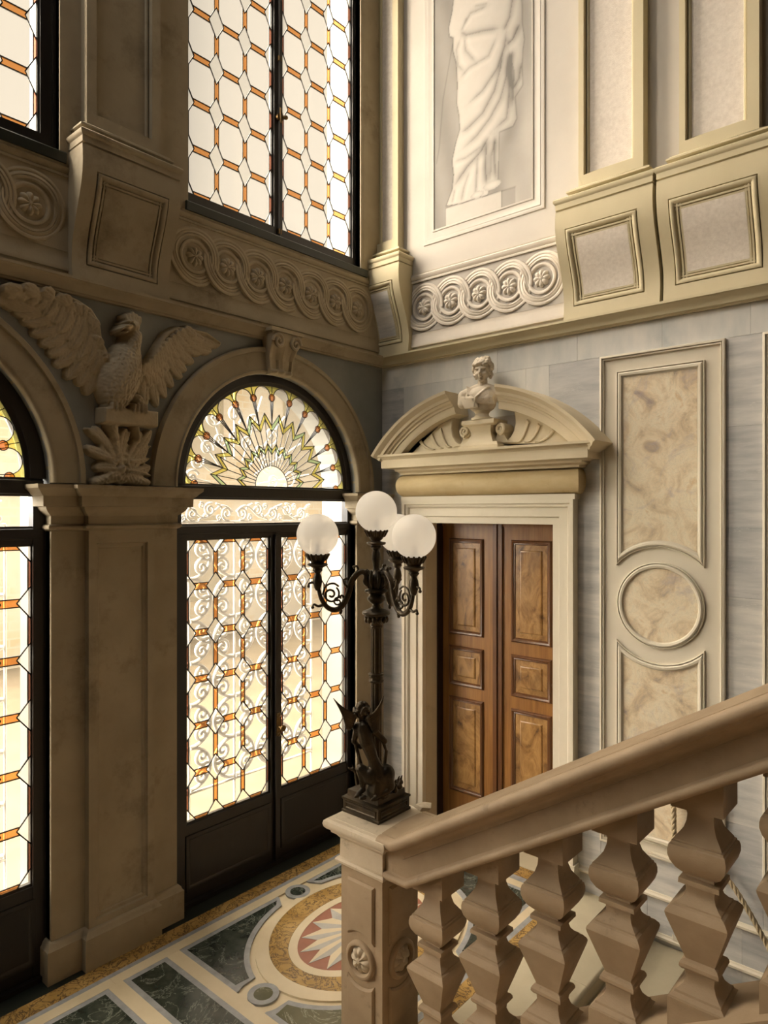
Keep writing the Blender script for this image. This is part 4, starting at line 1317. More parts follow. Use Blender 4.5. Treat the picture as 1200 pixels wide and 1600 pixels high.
# raised panels and rosette discs on the two faces seen
def FN(u, v, w): return (u, NY0 - w, v)              # face towards the camera flight
def FE(u, v, w): return (NX1 + w, u, v)              # face under the handrail
def newel_face(fr, c):
    zc = .470; r = .140; hw = .094
    for up in (1, -1):
        a = math.acos(min(1, hw / r))
        arc = [(c + r * math.cos(a + (PI - 2 * a) * k / 14), r * math.sin(a + (PI - 2 * a) * k / 14)) for k in range(15)]
        zt = .405 if up > 0 else .30
        P = [(c + hw, zt), (c - hw, zt)] + arc[::-1]
        P = [(p[0], zc + up * p[1]) for p in P]
        MB(fr).prism(P, -.004, .014, .010).build('raised_panel', 'rail', nw, 30)
    mb = MB(fr)
    mb.frame(circle(c, zc, .098, 36), [(0, 0), (.001, .014), (.008, .022), (.020, .022), (.028, .012), (.030, .004)])
    mb.build('rosette_border', 'rail', nw, 50)
    mb = MB(fr)
    rows = []
    for i in range(12):
        q = i / 11; row = []
        for k in range(72):
            a = 2 * PI * k / 72
            pet = abs(math.cos(4 * a)) ** .7; vein = abs(math.cos(12 * a))
            rr = .070 * q * (.82 + .18 * pet)
            h = .004 + .022 * math.sin(PI * min(1, q * .9 + .08)) * (.25 + .75 * pet) * (.75 + .25 * vein)
            if q < .2: h = .026
            if i == 11: h = .001
            row.append((c + rr * math.cos(a), zc + rr * math.sin(a), h))
        rows.append(row)
    mb.grid(rows, cu=True); mb.build('rosette', 'newelcap', nw, 60)
newel_face(FN, NC[0]); newel_face(FE, NC[1])
# handrail: section swept along a level easing and then the rake
SL = .6085; TH_ = math.atan(SL)
def rail_sweep(path, prof, name, mat, parent):
    # path (x, z); prof (q across, n normal to the run)
    rows = []
    m = len(path)
    for i in range(m):
        x, z = path[i]
        ds = []
        if i > 0: ds.append((path[i][0] - path[i - 1][0], path[i][1] - path[i - 1][1]))
        if i < m - 1: ds.append((path[i + 1][0] - path[i][0], path[i + 1][1] - path[i][1]))
        ns = []
        for d in ds:
            l = math.hypot(*d); ns.append((-d[1] / l, d[0] / l))
        nx = sum(n[0] for n in ns); nz = sum(n[1] for n in ns); l = math.hypot(nx, nz); nx /= l; nz /= l
        k = 1 / (nx * ns[0][0] + nz * ns[0][1])
        rows.append([(x + nx * n * k, -2.045 + q, z + nz * n * k) for q, n in prof])
    mb = MB(); ids = mb.grid(rows, cu=True)
    mb.f.append(tuple(ids[0])); mb.f.append(tuple(ids[-1][::-1]))
    return mb.build(name, mat, parent, 32)
def sym(h): return h + [(-q, n) for q, n in h[::-1]]
def roll(cx, cy, r, n=9): return [(cx - r * math.sin(PI * k / n), cy - r * math.cos(PI * k / n)) for k in range(n + 1)]
RP = sym([(-.10, 0)] + roll(-.140, .019, .019) + [(-.136, .040), (-.132, .044), (-.131, .128), (-.137, .131), (-.138, .142), (-.142, .152), (-.152, .162), (-.166, .168), (-.172, .176)] + roll(-.184, .207, .027) + [(-.168, .2345), (-.166, .2310), (-.161, .2310), (-.159, .2365), (0, .246)])
Z0 = .944
rp = [(1.925, Z0), (2.075, Z0), (6.2, Z0 + SL * (6.2 - 2.075))]
HR = rail_sweep(rp, RP, 'handrail', 'rail', BA)
# lower string the balusters stand on, with the wall under it
def zs(x): return .845 + SL * (x - 3.30)
SP = sym([(-.12, -.5), (-.150, -.5), (-.150, -.062), (-.166, -.055), (-.172, -.040), (-.166, -.026), (-.150, -.020), (-.150, 0)])
rail_sweep([(1.93, zs(1.93)), (6.2, zs(6.2))], SP, 'string', 'rail', BA)
mb = MB(lambda u, v, w: (u, w, v))
mb.prism([(1.95, -3.2), (6.2, -3.2), (6.2, zs(6.2) - .25), (1.95, zs(1.95) - .25)], -2.17, -1.93)
mb.build('string_wall', 'plainwall', BA, 0)
# balusters: square vases
def zr(x): return Z0 + SL * (x - 2.075)
BPROF = [(.050, -.008), (.047, -.030), (.049, -.055), (.058, -.085), (.074, -.108), (.084, -.122), (.085, -.128), (.092, -.130), (.093, -.138), (.099, -.142), (.103, -.160), (.103, -.180), (.096, -.205), (.080, -.232), (.060, -.252), (.050, -.258), (.050, -.268), (.072, -.272), (.073, -.290), (.052, -.298), (.050, -.320), (.056, -.340), (.070, -.356), (.082, -.362), (.083, -.368), (.094, -.372), (.108, -.388), (.111, -.398), (.108, -.412), (.052, -.578), (.064, -.584), (.070, -.594), (.071, -.606), (.064, -.616), (.052, -.622), (.050, -.650), (.058, -.672), (.074, -.690), (.082, -.694), (.084, -.702), (.098, -.714), (.101, -.722)]
bme = MB().square((0, 0, 0), BPROF[::-1]).mesh('baluster_vase', 25); bme.materials.append(M['rail'])
for k in range(9):
    x = 2.157 + .3145 * k; zb = .927 + .1897 * k
    e = empty('baluster', (x, -2.045, zs(x)), BA)
    put('vase', bme, e, loc=(x, -2.045, zb))
    # cap block, cut to the slope of the rail; foot block cut to the slope of the string
    h = .0935
    m1 = MB(lambda u, v, w: (u, w, v))
    m1.prism([(x - h, zb), (x + h, zb), (x + h, zr(x + h) + .03), (x - h, max(zb + .01, zr(x - h) + .03))], -2.045 - h, -2.045 + h)
    m1.prism([(x - h * .72, zb - .010), (x + h * .72, zb - .010), (x + h * .8, zb), (x - h * .8, zb)], -2.045 - h * .75, -2.045 + h * .75)
    m1.build('cap_block', 'rail', e, 30)
    h = .103
    m1 = MB(lambda u, v, w: (u, w, v))
    m1.prism([(x - h, zs(x - h) - .02), (x + h, zs(x + h) - .02), (x + h, zb - .720), (x - h, zb - .720)], -2.045 - h, -2.045 + h, )
    m1.build('foot_block', 'rail', e, 30)
# small pale chip of stone lying on the newel cap
rr = random.Random(5)
ch = MB()
P = [(1.835, -1.835), (1.90, -1.86), (1.93, -1.82), (1.90, -1.775), (1.85, -1.78)]
ch.grid([[(p[0], p[1], 1.170) for p in P], [(p[0] + .01, p[1] + .005, 1.184 + .008 * (i % 2)) for i, p in enumerate(P)], [(1.885 + .3 * (p[0] - 1.885), -1.815 + .3 * (p[1] + 1.815), 1.193) for p in P]], cu=True)
ch.f.append(tuple(range(4, -1, -1))); ch.f.append(tuple(range(10, 15)))
ch.build('stone_chip', 'newelcap', None, 0, label='small pale chip of broken stone on the newel cap behind the bronze plinth', cat='stone')
# ================================================================== BRONZE CANDELABRUM
AX = Vector((1.705, -2.000, 0)); ZB = 1.170
LA = empty('candelabrum', (AX.x, AX.y, ZB), label='dark bronze candelabrum with four opal globes on the newel', cat='lamp')
Rv = Vector((.7549, .6558, 0)); Fv = Vector((-.6558, .7549, 0))
def LP(l, d, z): return tuple(AX + Rv * l - Fv * d + Vector((0, 0, z)))     # l to the right, d towards the photographer
def pr_box(c, h, prof, name, parent=LA):
    return MB().square((c.x, c.y, ZB), prof).build(name, 'bronze', parent, 30)
pl = pr_box(AX, 0, [(.134, 0), (.134, .012), (.128, .016), (.128, .066), (.134, .070), (.134, .080), (.112, .086), (.110, .118), (.03, .120)], 'plinth')
for fr, c, w in ((lambda u, v, w: (u, AX.y - .128 - w, v), AX.x, 0), (lambda u, v, w: (AX.x + .128 + w, u, v), AX.y, 0)):
    MB(fr).frame(rect(c - .112, c + .112, ZB + .022, ZB + .062), [(0, 0), (.002, .004), (.006, .005), (.010, .002), (.012, -.002)]).build('plinth_panel', 'bronze', pl, 40)
# fluted column
nf = 10
def fl(a): return 1 - .10 * abs(math.sin(nf * a / 2)) ** .5 if True else 1
def cz(z): return z - ZB
col = MB()
col.lathe((AX.x, AX.y, 0), [(.036, 1.285), (.032, 1.34), (.031, 1.86), (.030, 2.175)], 60, lambda a: 1 - .12 * (1 - abs(math.sin(nf * a / 2))))
col.build('column', 'bronze', LA, 40)
cb = MB().lathe((AX.x, AX.y, 0), [(.032, 1.868), (.040, 1.872), (.042, 1.880), (.037, 1.886), (.038, 1.905), (.043, 1.909), (.043, 1.917), (.032, 1.921)], 28)
cb.build('collar', 'bronze', LA, 50)
ca = MB().lathe((AX.x, AX.y, 0), [(.030, 2.165), (.034, 2.170), (.034, 2.178), (.030, 2.182), (.036, 2.195), (.050, 2.212), (.058, 2.226), (.060, 2.236), (.074, 2.240), (.078, 2.248), (.074, 2.256), (.050, 2.266), (.030, 2.276), (.022, 2.286), (.020, 2.296), (.034, 2.304), (.048, 2.318), (.050, 2.330), (.040, 2.344), (.032, 2.352), (.052, 2.358), (.064, 2.366), (.064, 2.374), (.040, 2.382), (.046, 2.400), (.050, 2.430), (.044, 2.455), (.030, 2.468), (.020, 2.480), (.016, 2.495), (.020, 2.520), (.025, 2.545), (.022, 2.575), (.016, 2.590), (.024, 2.600), (.030, 2.606), (.026, 2.616), (.048, 2.622), (.054, 2.630), (.050, 2.636), (.024, 2.640), (.022, 2.650), (.030, 2.662), (.028, 2.668), (.018, 2.672)], 28)
ca.build('stem', 'bronze', LA, 45)
# egg leaves round the capital and acanthus round the hub
for k in range(12):
    a = 2 * PI * k / 12
    MB().ball((AX.x + .056 * math.cos(a), AX.y + .056 * math.sin(a), 2.214), .013, (1, 1, 1.5), 8, 6).build('egg_ornament', 'bronze', LA, 60)
for k in range(8):
    a = 2 * PI * k / 8 + .2
    MB().tube([(AX.x + r * math.cos(a), AX.y + r * math.sin(a), z) for r, z in ((.040, 2.385), (.056, 2.42), (.058, 2.45), (.050, 2.475), (.060, 2.485))], [.006, .012, .012, .009, .004], 6).build('acanthus_leaf', 'bronze', LA, 60)
def cup_and_globe(x, y, zr, parent):
    c = MB()
    c.lathe((x, y, zr), [(.020, -.068), (.024, -.060), (.022, -.052), (.034, -.040), (.048, -.020), (.055, -.006), (.060, .0), (.058, .004), (.046, -.006), (.02, -.012)], 32, None)
    # serrated rim leaves
    for k in range(14):
        a = 2 * PI * k / 14
        c.cap((x + .046 * math.cos(a), y + .046 * math.sin(a), zr - .022), (x + .061 * math.cos(a), y + .061 * math.sin(a), zr + .004), .007, .0065, 8)
    c.build('gallery', 'bronze', parent, 50)
    g = MB(); rows = []
    R_ = .1135; cz_ = zr + .110
    prof = [(.044, -.115)]
    for k in range(27):
        t = -PI / 2 + .40 + (PI - .40) * k / 26
        prof.append((max(.0008, R_ * math.cos(t)), R_ * math.sin(t)))
    g.lathe((x, y, cz_), prof, 40)
    g.build('globe', 'globe', parent, 80)
    MB().lathe((x, y, zr), [(.012, -.01), (.014, .0), (.012, .03), (.016, .034), (.014, .06), (.004, .066)], 16).build('lamp_holder', 'bronze', parent, 40)
cup_and_globe(AX.x, AX.y, 2.692, LA)
def arm(ang):
    d = Rv * math.cos(ang) + Fv * math.sin(ang)
    A = empty('arm', tuple(AX + Vector((0, 0, 2.42))), LA)
    def Q(r, z, s=0):
        n = Vector((-d.y, d.x, 0)); v = AX + d * r + n * s; return (v.x, v.y, z)
    def smoothpath(P, n=6):
        out = []
        for i in range(len(P) - 1):
            p0, p1, p2, p3 = P[max(i - 1, 0)], P[i], P[i + 1], P[min(i + 2, len(P) - 1)]
            for k in range(n):
                t = k / n
                out.append(tuple(.5 * (2 * p1[j] + (p2[j] - p0[j]) * t + (2 * p0[j] - 5 * p1[j] + 4 * p2[j] - p3[j]) * t * t + (3 * p1[j] - p0[j] - 3 * p2[j] + p3[j]) * t ** 3) for j in range(2)))
        out.append(P[-1]); return out
    main = smoothpath([(.030, 2.405), (.045, 2.400), (.060, 2.418), (.052, 2.450), (.075, 2.474), (.105, 2.462), (.135, 2.420), (.155, 2.350), (.185, 2.292), (.225, 2.268), (.268, 2.284), (.300, 2.330), (.316, 2.390), (.320, 2.410)])
    m = MB(); n = len(main)
    m.tube([Q(r, z) for r, z in main], [.007 + .007 * math.sin(PI * min(1, k / n * 1.1)) + .003 for k in range(n)], 8)
    # inner scrolls
    sp = spiral((.248, 2.352), .008, .048, -.6, -1.55, 30)
    m.tube([Q(r, z) for r, z in sp], [.006] * 29 + [.005], 6)
    sp = spiral((.210, 2.312), .006, .026, .5, 1.3, 22); m.tube([Q(r, z) for r, z in sp], .005, 6)
    m.tube([Q(r, z) for r, z in smoothpath([(.205, 2.395), (.235, 2.412), (.275, 2.398), (.292, 2.350)])], .0055, 6)
    m.build('scroll', 'bronze', A, 60)
    for P in ([(.110, 2.458), (.100, 2.487), (.108, 2.505), (.122, 2.500)], [(.150, 2.385), (.172, 2.405), (.178, 2.43), (.166, 2.436)], [(.316, 2.400), (.345, 2.418), (.366, 2.412), (.368, 2.398)], [(.285, 2.300), (.315, 2.290), (.340, 2.300), (.346, 2.284)], [(.205, 2.275), (.190, 2.262), (.196, 2.252)], [(.170, 2.320), (.185, 2.345), (.200, 2.338)]):
        pts = smoothpath(P, 5)
        l = MB()
        l.tube([Q(r, z) for r, z in pts], [.009 - .005 * k / len(pts) for k in range(len(pts))], 6)
        l.ball(Q(*P[-1]), .009, (1, 1, 1), 8, 6)
        l.build('leaf', 'bronze', A, 60)
    c = AX + d * .32
    MB().lathe((c.x, c.y, 0), [(.010, 2.375), (.016, 2.385), (.022, 2.405), (.026, 2.425), (.022, 2.450), (.014, 2.468), (.020, 2.476), (.028, 2.484), (.024, 2.494), (.030, 2.500), (.050, 2.508), (.056, 2.516), (.050, 2.522), (.026, 2.526)], 24).build('candle_stem', 'bronze', A, 45)
    cup_and_globe(c.x, c.y, 2.566, A)
for deg in (187.6, 67.6, 307.6): arm(math.radians(deg))
# winged figure crouching at the foot, seen from behind
b = MB()
def S(p, r, sc=(1, 1, 1)): b.ball(LP(*p), r, sc, 16, 12)
def C(p, q, r0, r1): b.cap(LP(*p), LP(*q), r0, r1)
C((-.066, .085, 1.645), (-.047, .100, 1.570), .041, .040); C((-.047, .100, 1.570), (-.014, .094, 1.475), .038, .029)
C((-.014, .094, 1.475), (.016, .088, 1.390), .031, .050)
C((-.100, .075, 1.645), (-.032, .075, 1.645), .028, .030)                       # shoulders
S((-.076, .075, 1.728), .036, (1, 1, 1.12)); C((-.070, .08, 1.66), (-.075, .076, 1.71), .021, .019)
C((-.030, .072, 1.642), (.046, .072, 1.568), .020, .016); C((.046, .072, 1.568), (.022, .030, 1.590), .016, .012)   # right arm
C((-.102, .070, 1.640), (-.120, .065, 1.565), .019, .015); C((-.120, .065, 1.565), (-.085, .030, 1.52), .014, .011)
C((-.115, .06, 1.56), (-.08, .045, 1.43), .010, .009)
C((.03, .05, 1.585), (.055, .03, 1.50), .012, .007); C((.055, .03, 1.50), (.045, .03, 1.42), .010, .010)
S((-.030, .100, 1.395), .047, (1, 1, 1.05)); C((-.030, .108, 1.395), (-.080, .10, 1.430), .038, .027); C((-.080, .10, 1.430), (-.070, .108, 1.345), .024, .016)
C((-.070, .112, 1.325), (-.100, .128, 1.305), .016, .011)
S((.052, .082, 1.392), .050, (1, 1, 1.15)); C((.052, .087, 1.395), (.072, .10, 1.34), .042, .030); C((.06, .12, 1.32), (.03, .135, 1.305), .019, .012)
C((.015, .085, 1.35), (.010, .085, 1.31), .055, .062)
C((-.10, .06, 1.34), (-.115, .05, 1.40), .012, .006); C((-.115, .05, 1.40), (-.150, .05, 1.418), .010, .004); C((-.118, .05, 1.405), (-.128, .05, 1.435), .008, .003)
for q in ((.095, .03, 1.31), (.115, .0, 1.318), (.125, .02, 1.305), (.10, .06, 1.30), (.13, -.03, 1.31)):
    S(q, .017, (1.2, 1, 1)); C(q, (q[0] + .012, q[1], q[2] + .035), .010, .004)
for q in ((-.09, .13, 1.30), (-.06, .14, 1.296), (.0, .15, 1.294)): C(q, (q[0] - .02, q[1] + .012, q[2] - .002), .013, .008)
rnd2 = random.Random(4)
for k in range(90):
    th = rnd2.uniform(0, 2 * PI); ph = rnd2.uniform(-.35, 1)
    S((-.076 + .042 * math.cos(th) * math.sqrt(1 - ph * ph), .075 + .042 * math.sin(th) * math.sqrt(1 - ph * ph), 1.733 + .044 * ph), rnd2.uniform(.006, .0105))
fig = remesh(b, 'winged_figure', .0040, 'bronze', LA, 2)
def wing(root, tip, side):
    w = MB()
    R0 = Vector(root); T0 = Vector(tip)
    for j in range(7):
        a = R0 + Vector((side * .005 * j, .002 * j, -.010 * j)); t = T0 + (R0 - T0) * (.125 * j) + Vector((side * .004 * j, 0, -.004 * j))
        mid = (a + t) / 2 + Vector((side * (.016 if side > 0 else .004), .012, -.026))
        n = 11
        pts = [LP(*(a * (1 - s) ** 2 + mid * 2 * s * (1 - s) + t * s * s)) for s in [q / (n - 1) for q in range(n)]]
        w.tube(pts, [.013 * (1 - (q / (n - 1)) ** 1.6) + .0018 for q in range(n)], 8, flat=.55)
    for j in range(6):
        w.ball(LP(R0.x + side * .006 * j, R0.y, R0.z - .013 * j + .004), .016, (1, 1, 1), 10, 8)
    w.build('wing', 'bronze', fig, 60)
wing((-.112, .095, 1.712), (-.226, .12, 1.812), -1)
wing((-.040, .110, 1.700), (.040, .10, 1.818), 1)
# ================================================================== EAGLE RELIEF IN THE SPANDREL
def eagle():
    du = .0048
    U = np.arange(-3.42, -1.78, du); V = np.arange(2.966, 4.126, du)
    gu, gv = np.meshgrid(U, V)
    H = np.zeros_like(gu)
    rs = np.random.RandomState(2)
    fine = .5 + .5 * np.sin(gu * 190 + 2.2 * np.sin(gv * 61)) * np.sin(gv * 150 + 2.0 * np.sin(gu * 57))
    def mx(h): np.maximum(H, h, out=H)
    def blob(c, r, h, rot=0, tex=0):
        x, y = gu - c[0], gv - c[1]
        ca, sa = math.cos(rot), math.sin(rot)
        a, b = (x * ca + y * sa) / r[0], (-x * sa + y * ca) / r[1]
        q = 1 - a * a - b * b
        mx(np.where(q > 0, h * np.sqrt(np.maximum(q, 0)) + tex * fine * (q > 0.05), 0))
    def capsule(a, b, r0, r1, h, tex=0):
        d = (b[0] - a[0], b[1] - a[1]); L = d[0] ** 2 + d[1] ** 2
        s = np.clip(((gu - a[0]) * d[0] + (gv - a[1]) * d[1]) / L, 0, 1)
        dist = np.hypot(gu - a[0] - s * d[0], gv - a[1] - s * d[1])
        r = r0 + (r1 - r0) * s
        q = 1 - (dist / r) ** 2
        mx(np.where(q > 0, h * np.sqrt(np.maximum(q, 0)) + tex * fine * (q > .1), 0))
    def feather(a, b, wd, h0, h1, ridge=.014, bend=0.0, tilt=.006):
        d = (b[0] - a[0], b[1] - a[1]); L = math.hypot(*d)
        s = ((gu - a[0]) * d[0] + (gv - a[1]) * d[1]) / (L * L)
        t = (-(gu - a[0]) * d[1] + (gv - a[1]) * d[0]) / L
        t = t - bend * L * (s * (1 - s)) * 4
        sc = np.clip(s, 0, 1)
        w = wd * np.sqrt(np.clip(1 - np.clip((sc - .62) / .38, 0, 1) ** 2.2, 0, 1)) * (.55 + .45 * np.clip(sc * 3, 0, 1))
        q = 1 - (t / np.maximum(w, 1e-5)) ** 2
        ins = (q > 0) & (s > -.02) & (s < 1)
        barb = .0022 * np.sin((s * L * 210) + np.abs(t) * 420)
        groove = -.006 * np.exp(-(t / (wd * .10)) ** 2)
        mx(np.where(ins, h0 + (h1 - h0) * sc + ridge * np.sqrt(np.maximum(q, 0)) + barb + groove + tilt * t / wd, 0))
    def res(P, n):
        P = np.array(P, float); s = np.r_[0, np.cumsum(np.hypot(*np.diff(P, axis=0).T))]
        q = np.linspace(0, s[-1], n)
        return np.c_[np.interp(q, s, P[:, 0]), np.interp(q, s, P[:, 1])]
    # ---- wing spread to the window side
    Ltop = [(-2.70, 3.78), (-2.744, 3.86), (-2.756, 3.973), (-2.80, 4.040), (-2.88, 4.078), (-3.01, 4.108), (-3.14, 4.106), (-3.245, 4.088), (-3.33, 4.05)]
    Ltips = [(-3.36, 4.02), (-3.34, 3.985), (-3.27, 3.985), (-3.235, 3.945), (-3.19, 3.90), (-3.135, 3.85), (-3.11, 3.80), (-3.04, 3.745), (-3.005, 3.68), (-2.94, 3.605), (-2.865, 3.585), (-2.80, 3.525), (-2.755, 3.57)]
    NL = 12
    tips = res(Ltips, NL); roots = res([(-3.08, 4.07), (-2.95, 4.03), (-2.85, 3.94), (-2.80, 3.84), (-2.74, 3.76)], NL)
    for k in range(NL): feather(roots[k], tips[k] + rs.uniform(-.012, .012, 2), .050, .030 + .006 * (k % 2), .010, .024, .05, .010)
    tips2 = .52 * tips + .48 * roots; r2 = res(Ltop[1:], NL)[::-1]
    for k in range(NL): feather(roots[k] * .6 + r2[k] * .4, tips2[k] + rs.uniform(-.01, .01, 2), .042, .052 + .006 * (k % 2), .034, .020, .04, .009)
    for row, off in ((0, .34), (1, .20), (2, .08)):
        n = 10 - row
        rt = res(Ltop, n)[::-1]; rr_ = res(roots.tolist(), n)
        for k in range(n):
            p = rt[k] * (1 - off) + rr_[k] * off; q = rr_[k] * (off + .42) + rt[k] * (.58 - off)
            feather(p, q, .040, .064 + .009 * row, .052 + .009 * row, .016, 0, .007)
    bone = res(Ltop, 30)
    for k in range(29): capsule(bone[k], bone[k + 1], .030 - .0006 * k, .030 - .0006 * k, .085 - .0012 * k)
    # ---- wing towards the corner
    Rtop = [(-2.44, 3.76), (-2.385, 3.80), (-2.326, 3.908), (-2.269, 4.0), (-2.196, 4.052), (-2.09, 4.070), (-1.94, 4.070), (-1.825, 4.025)]
    Rtips = [(-1.81, 4.01), (-1.90, 3.955), (-1.99, 3.905), (-2.07, 3.815), (-2.14, 3.715), (-2.225, 3.635), (-2.315, 3.505), (-2.405, 3.51), (-2.47, 3.57)]
    NR = 11
    tips = res(Rtips, NR); roots = res([(-2.12, 4.04), (-2.20, 3.99), (-2.27, 3.92), (-2.33, 3.83), (-2.42, 3.74)], NR)
    for k in range(NR): feather(roots[k], tips[k] + rs.uniform(-.012, .012, 2), .043, .028 + .006 * (k % 2), .010, .022, -.05, -.010)
    tips2 = .5 * tips + .5 * roots
    for k in range(NR): feather(roots[k] + np.array((-.005, .02)), tips2[k] + rs.uniform(-.01, .01, 2), .036, .050 + .005 * (k % 2), .032, .018, -.04, -.008)
    tips3 = .25 * tips + .75 * roots
    for k in range(NR): feather(roots[k] + np.array((-.012, .035)), tips3[k], .034, .066, .050, .016, 0, -.007)
    bone = res(Rtop, 26)
    for k in range(25): capsule(bone[k], bone[k + 1], .027 - .0006 * k, .027 - .0006 * k, .080 - .0015 * k)
    # ---- body, neck, head
    blob((-2.610, 3.640), (.135, .205), .165, -.30, .012)
    blob((-2.575, 3.760), (.105, .130), .160, -.2, .012)
    capsule((-2.560, 3.78), (-2.528, 3.93), .085, .062, .150, .010)
    blob((-2.545, 3.985), (.070, .056), .150, .5, .006)
    capsule((-2.575, 3.978), (-2.612, 3.972), .024, .018, .158)
    capsule((-2.608, 3.972), (-2.634, 3.952), .0165, .011, .152)
    capsule((-2.633, 3.953), (-2.636, 3.930), .0105, .004, .146)
    capsule((-2.585, 3.945), (-2.614, 3.940), .012, .006, .125)
    capsule((-2.60, 4.002), (-2.565, 4.008), .010, .012, .168)
    for k in range(5): feather((-2.555 + .012 * k, 4.0), (-2.590 + .028 * k, 4.095 - .014 * abs(k - 2.2)), .020, .10, .075, .02)
    blob((-2.585, 3.990), (.009, .007), .172)
    for j in range(15):
        for k in range(12):
            x = -2.745 + .0235 * k + .012 * (j % 2) + .006 * j + rs.uniform(-.004, .004); z = 3.475 + .030 * j + rs.uniform(-.005, .005)
            e = 1 - ((x + 2.60 - .25 * (z - 3.66)) / .118) ** 2 - ((z - 3.66) / .235) ** 2
            if e > 0.04: feather((x, z + .026), (x - .010, z - .026), .0125, .142 * math.sqrt(e) + .030, .142 * math.sqrt(e) + .030, .010)
    # thighs and claws gripping the tablet
    capsule((-2.66, 3.53), (-2.66, 3.43), .060, .045, .125, .01); capsule((-2.50, 3.52), (-2.47, 3.47), .055, .036, .125, .01)
    P = [(-2.742, 3.452), (-2.366, 3.464), (-2.372, 3.356), (-2.745, 3.352)]
    x0, x1 = -2.743, -2.368
    s = (gu - x0) / (x1 - x0); top = 3.452 + .012 * s; bot = 3.352 + .006 * s
    ins = (s > 0) & (s < 1) & (gv < top) & (gv > bot)
    H[ins] = .125
    edge = ins & ((s < .02) | (s > .98) | (gv > top - .008) | (gv < bot + .008)); H[edge] = .118
    rs_ = np.random.RandomState(9)
    for k in range(4): capsule((-2.545 + .026 * k, 3.485), (-2.550 + .028 * k, 3.440), .015, .011, .155)
    for k in range(3): capsule((-2.690 + .026 * k, 3.475), (-2.692 + .028 * k, 3.440), .013, .010, .150)
    # shank below, then a nest of leaves and flames
    capsule((-2.655, 3.36), (-2.635, 3.20), .046, .034, .085, .008); capsule((-2.635, 3.20), (-2.605, 3.09), .034, .030, .085, .008)
    capsule((-2.50, 3.37), (-2.485, 3.28), .026, .020, .090); blob((-2.484, 3.27), (.022, .03), .085)
    for a, b, w in (((-2.66, 3.16), (-2.815, 3.32), .030), ((-2.66, 3.14), (-2.82, 3.20), .034), ((-2.67, 3.20), (-2.76, 3.335), .030), ((-2.64, 3.08), (-2.765, 3.075), .036), ((-2.62, 3.06), (-2.71, 3.00), .036), ((-2.60, 3.05), (-2.60, 2.975), .05),
                    ((-2.56, 3.10), (-2.375, 3.345), .040), ((-2.55, 3.08), (-2.40, 3.24), .036), ((-2.55, 3.06), (-2.38, 3.10), .036), ((-2.57, 3.04), (-2.41, 2.995), .038), ((-2.58, 3.12), (-2.45, 3.33), .034), ((-2.60, 3.14), (-2.55, 3.34), .036), ((-2.64, 3.10), (-2.72, 3.26), .030)):
        feather(a, b, w, .055, .022, .03, .10 * rs_.uniform(-1, 1))
    for k in range(26):
        an = rs_.uniform(-.5, PI + .5); r = rs_.uniform(.08, .24); x = -2.60 + rs_.uniform(-.06, .06); z = 3.06 + rs_.uniform(-.03, .12)
        feather((x, z), (max(-2.83, min(-2.37, x + r * math.cos(an))), max(2.975, z + r * .9 * math.sin(an))), rs_.uniform(.010, .018), rs_.uniform(.05, .085), .03, .016, rs_.uniform(-.12, .12))
    blob((-2.605, 3.075), (.045, .04), .10); blob((-2.60, 3.085), (.022, .022), .115)
    capsule((-2.755, 2.985), (-2.66, 3.035), .03, .04, .07, .01); capsule((-2.66, 3.035), (-2.415, 2.995), .05, .03, .075, .01)
    # crop against the arches, then mesh the raised part
    for c in (ARCH_A, ARCH_B):
        H[np.hypot(gu - c, gv - ARCH_Z) < 1.098] = 0
    keep = H > .006
    H = H + .0016 * (fine - .5) * keep
    n, m = H.shape
    for _ in range(1):
        K = H.copy(); K[1:-1, 1:-1] = .5 * H[1:-1, 1:-1] + .125 * (H[2:, 1:-1] + H[:-2, 1:-1] + H[1:-1, 2:] + H[1:-1, :-2]); H = K
    idx = -np.ones((n, m), int)
    k4 = keep[:-1, :-1] | keep[1:, :-1] | keep[:-1, 1:] | keep[1:, 1:]
    used = np.zeros((n, m), bool)
    used[:-1, :-1] |= k4; used[1:, :-1] |= k4; used[:-1, 1:] |= k4; used[1:, 1:] |= k4
    idx[used] = np.arange(used.sum())
    verts = np.c_[np.where(keep, H, .0006)[used], gu[used], gv[used]]
    ii, jj = np.nonzero(k4)
    faces = np.c_[idx[ii, jj], idx[ii, jj + 1], idx[ii + 1, jj + 1], idx[ii + 1, jj]]
    me = bpy.data.meshes.new('eagle_relief')
    me.from_pydata(verts.tolist(), [], faces.tolist())
    me.materials.append(M['relief']); me.shade_smooth()
    return put('eagle_relief', me, None, label='carved stone eagle with spread wings gripping a tablet between the two arches', cat='relief')
eagle()

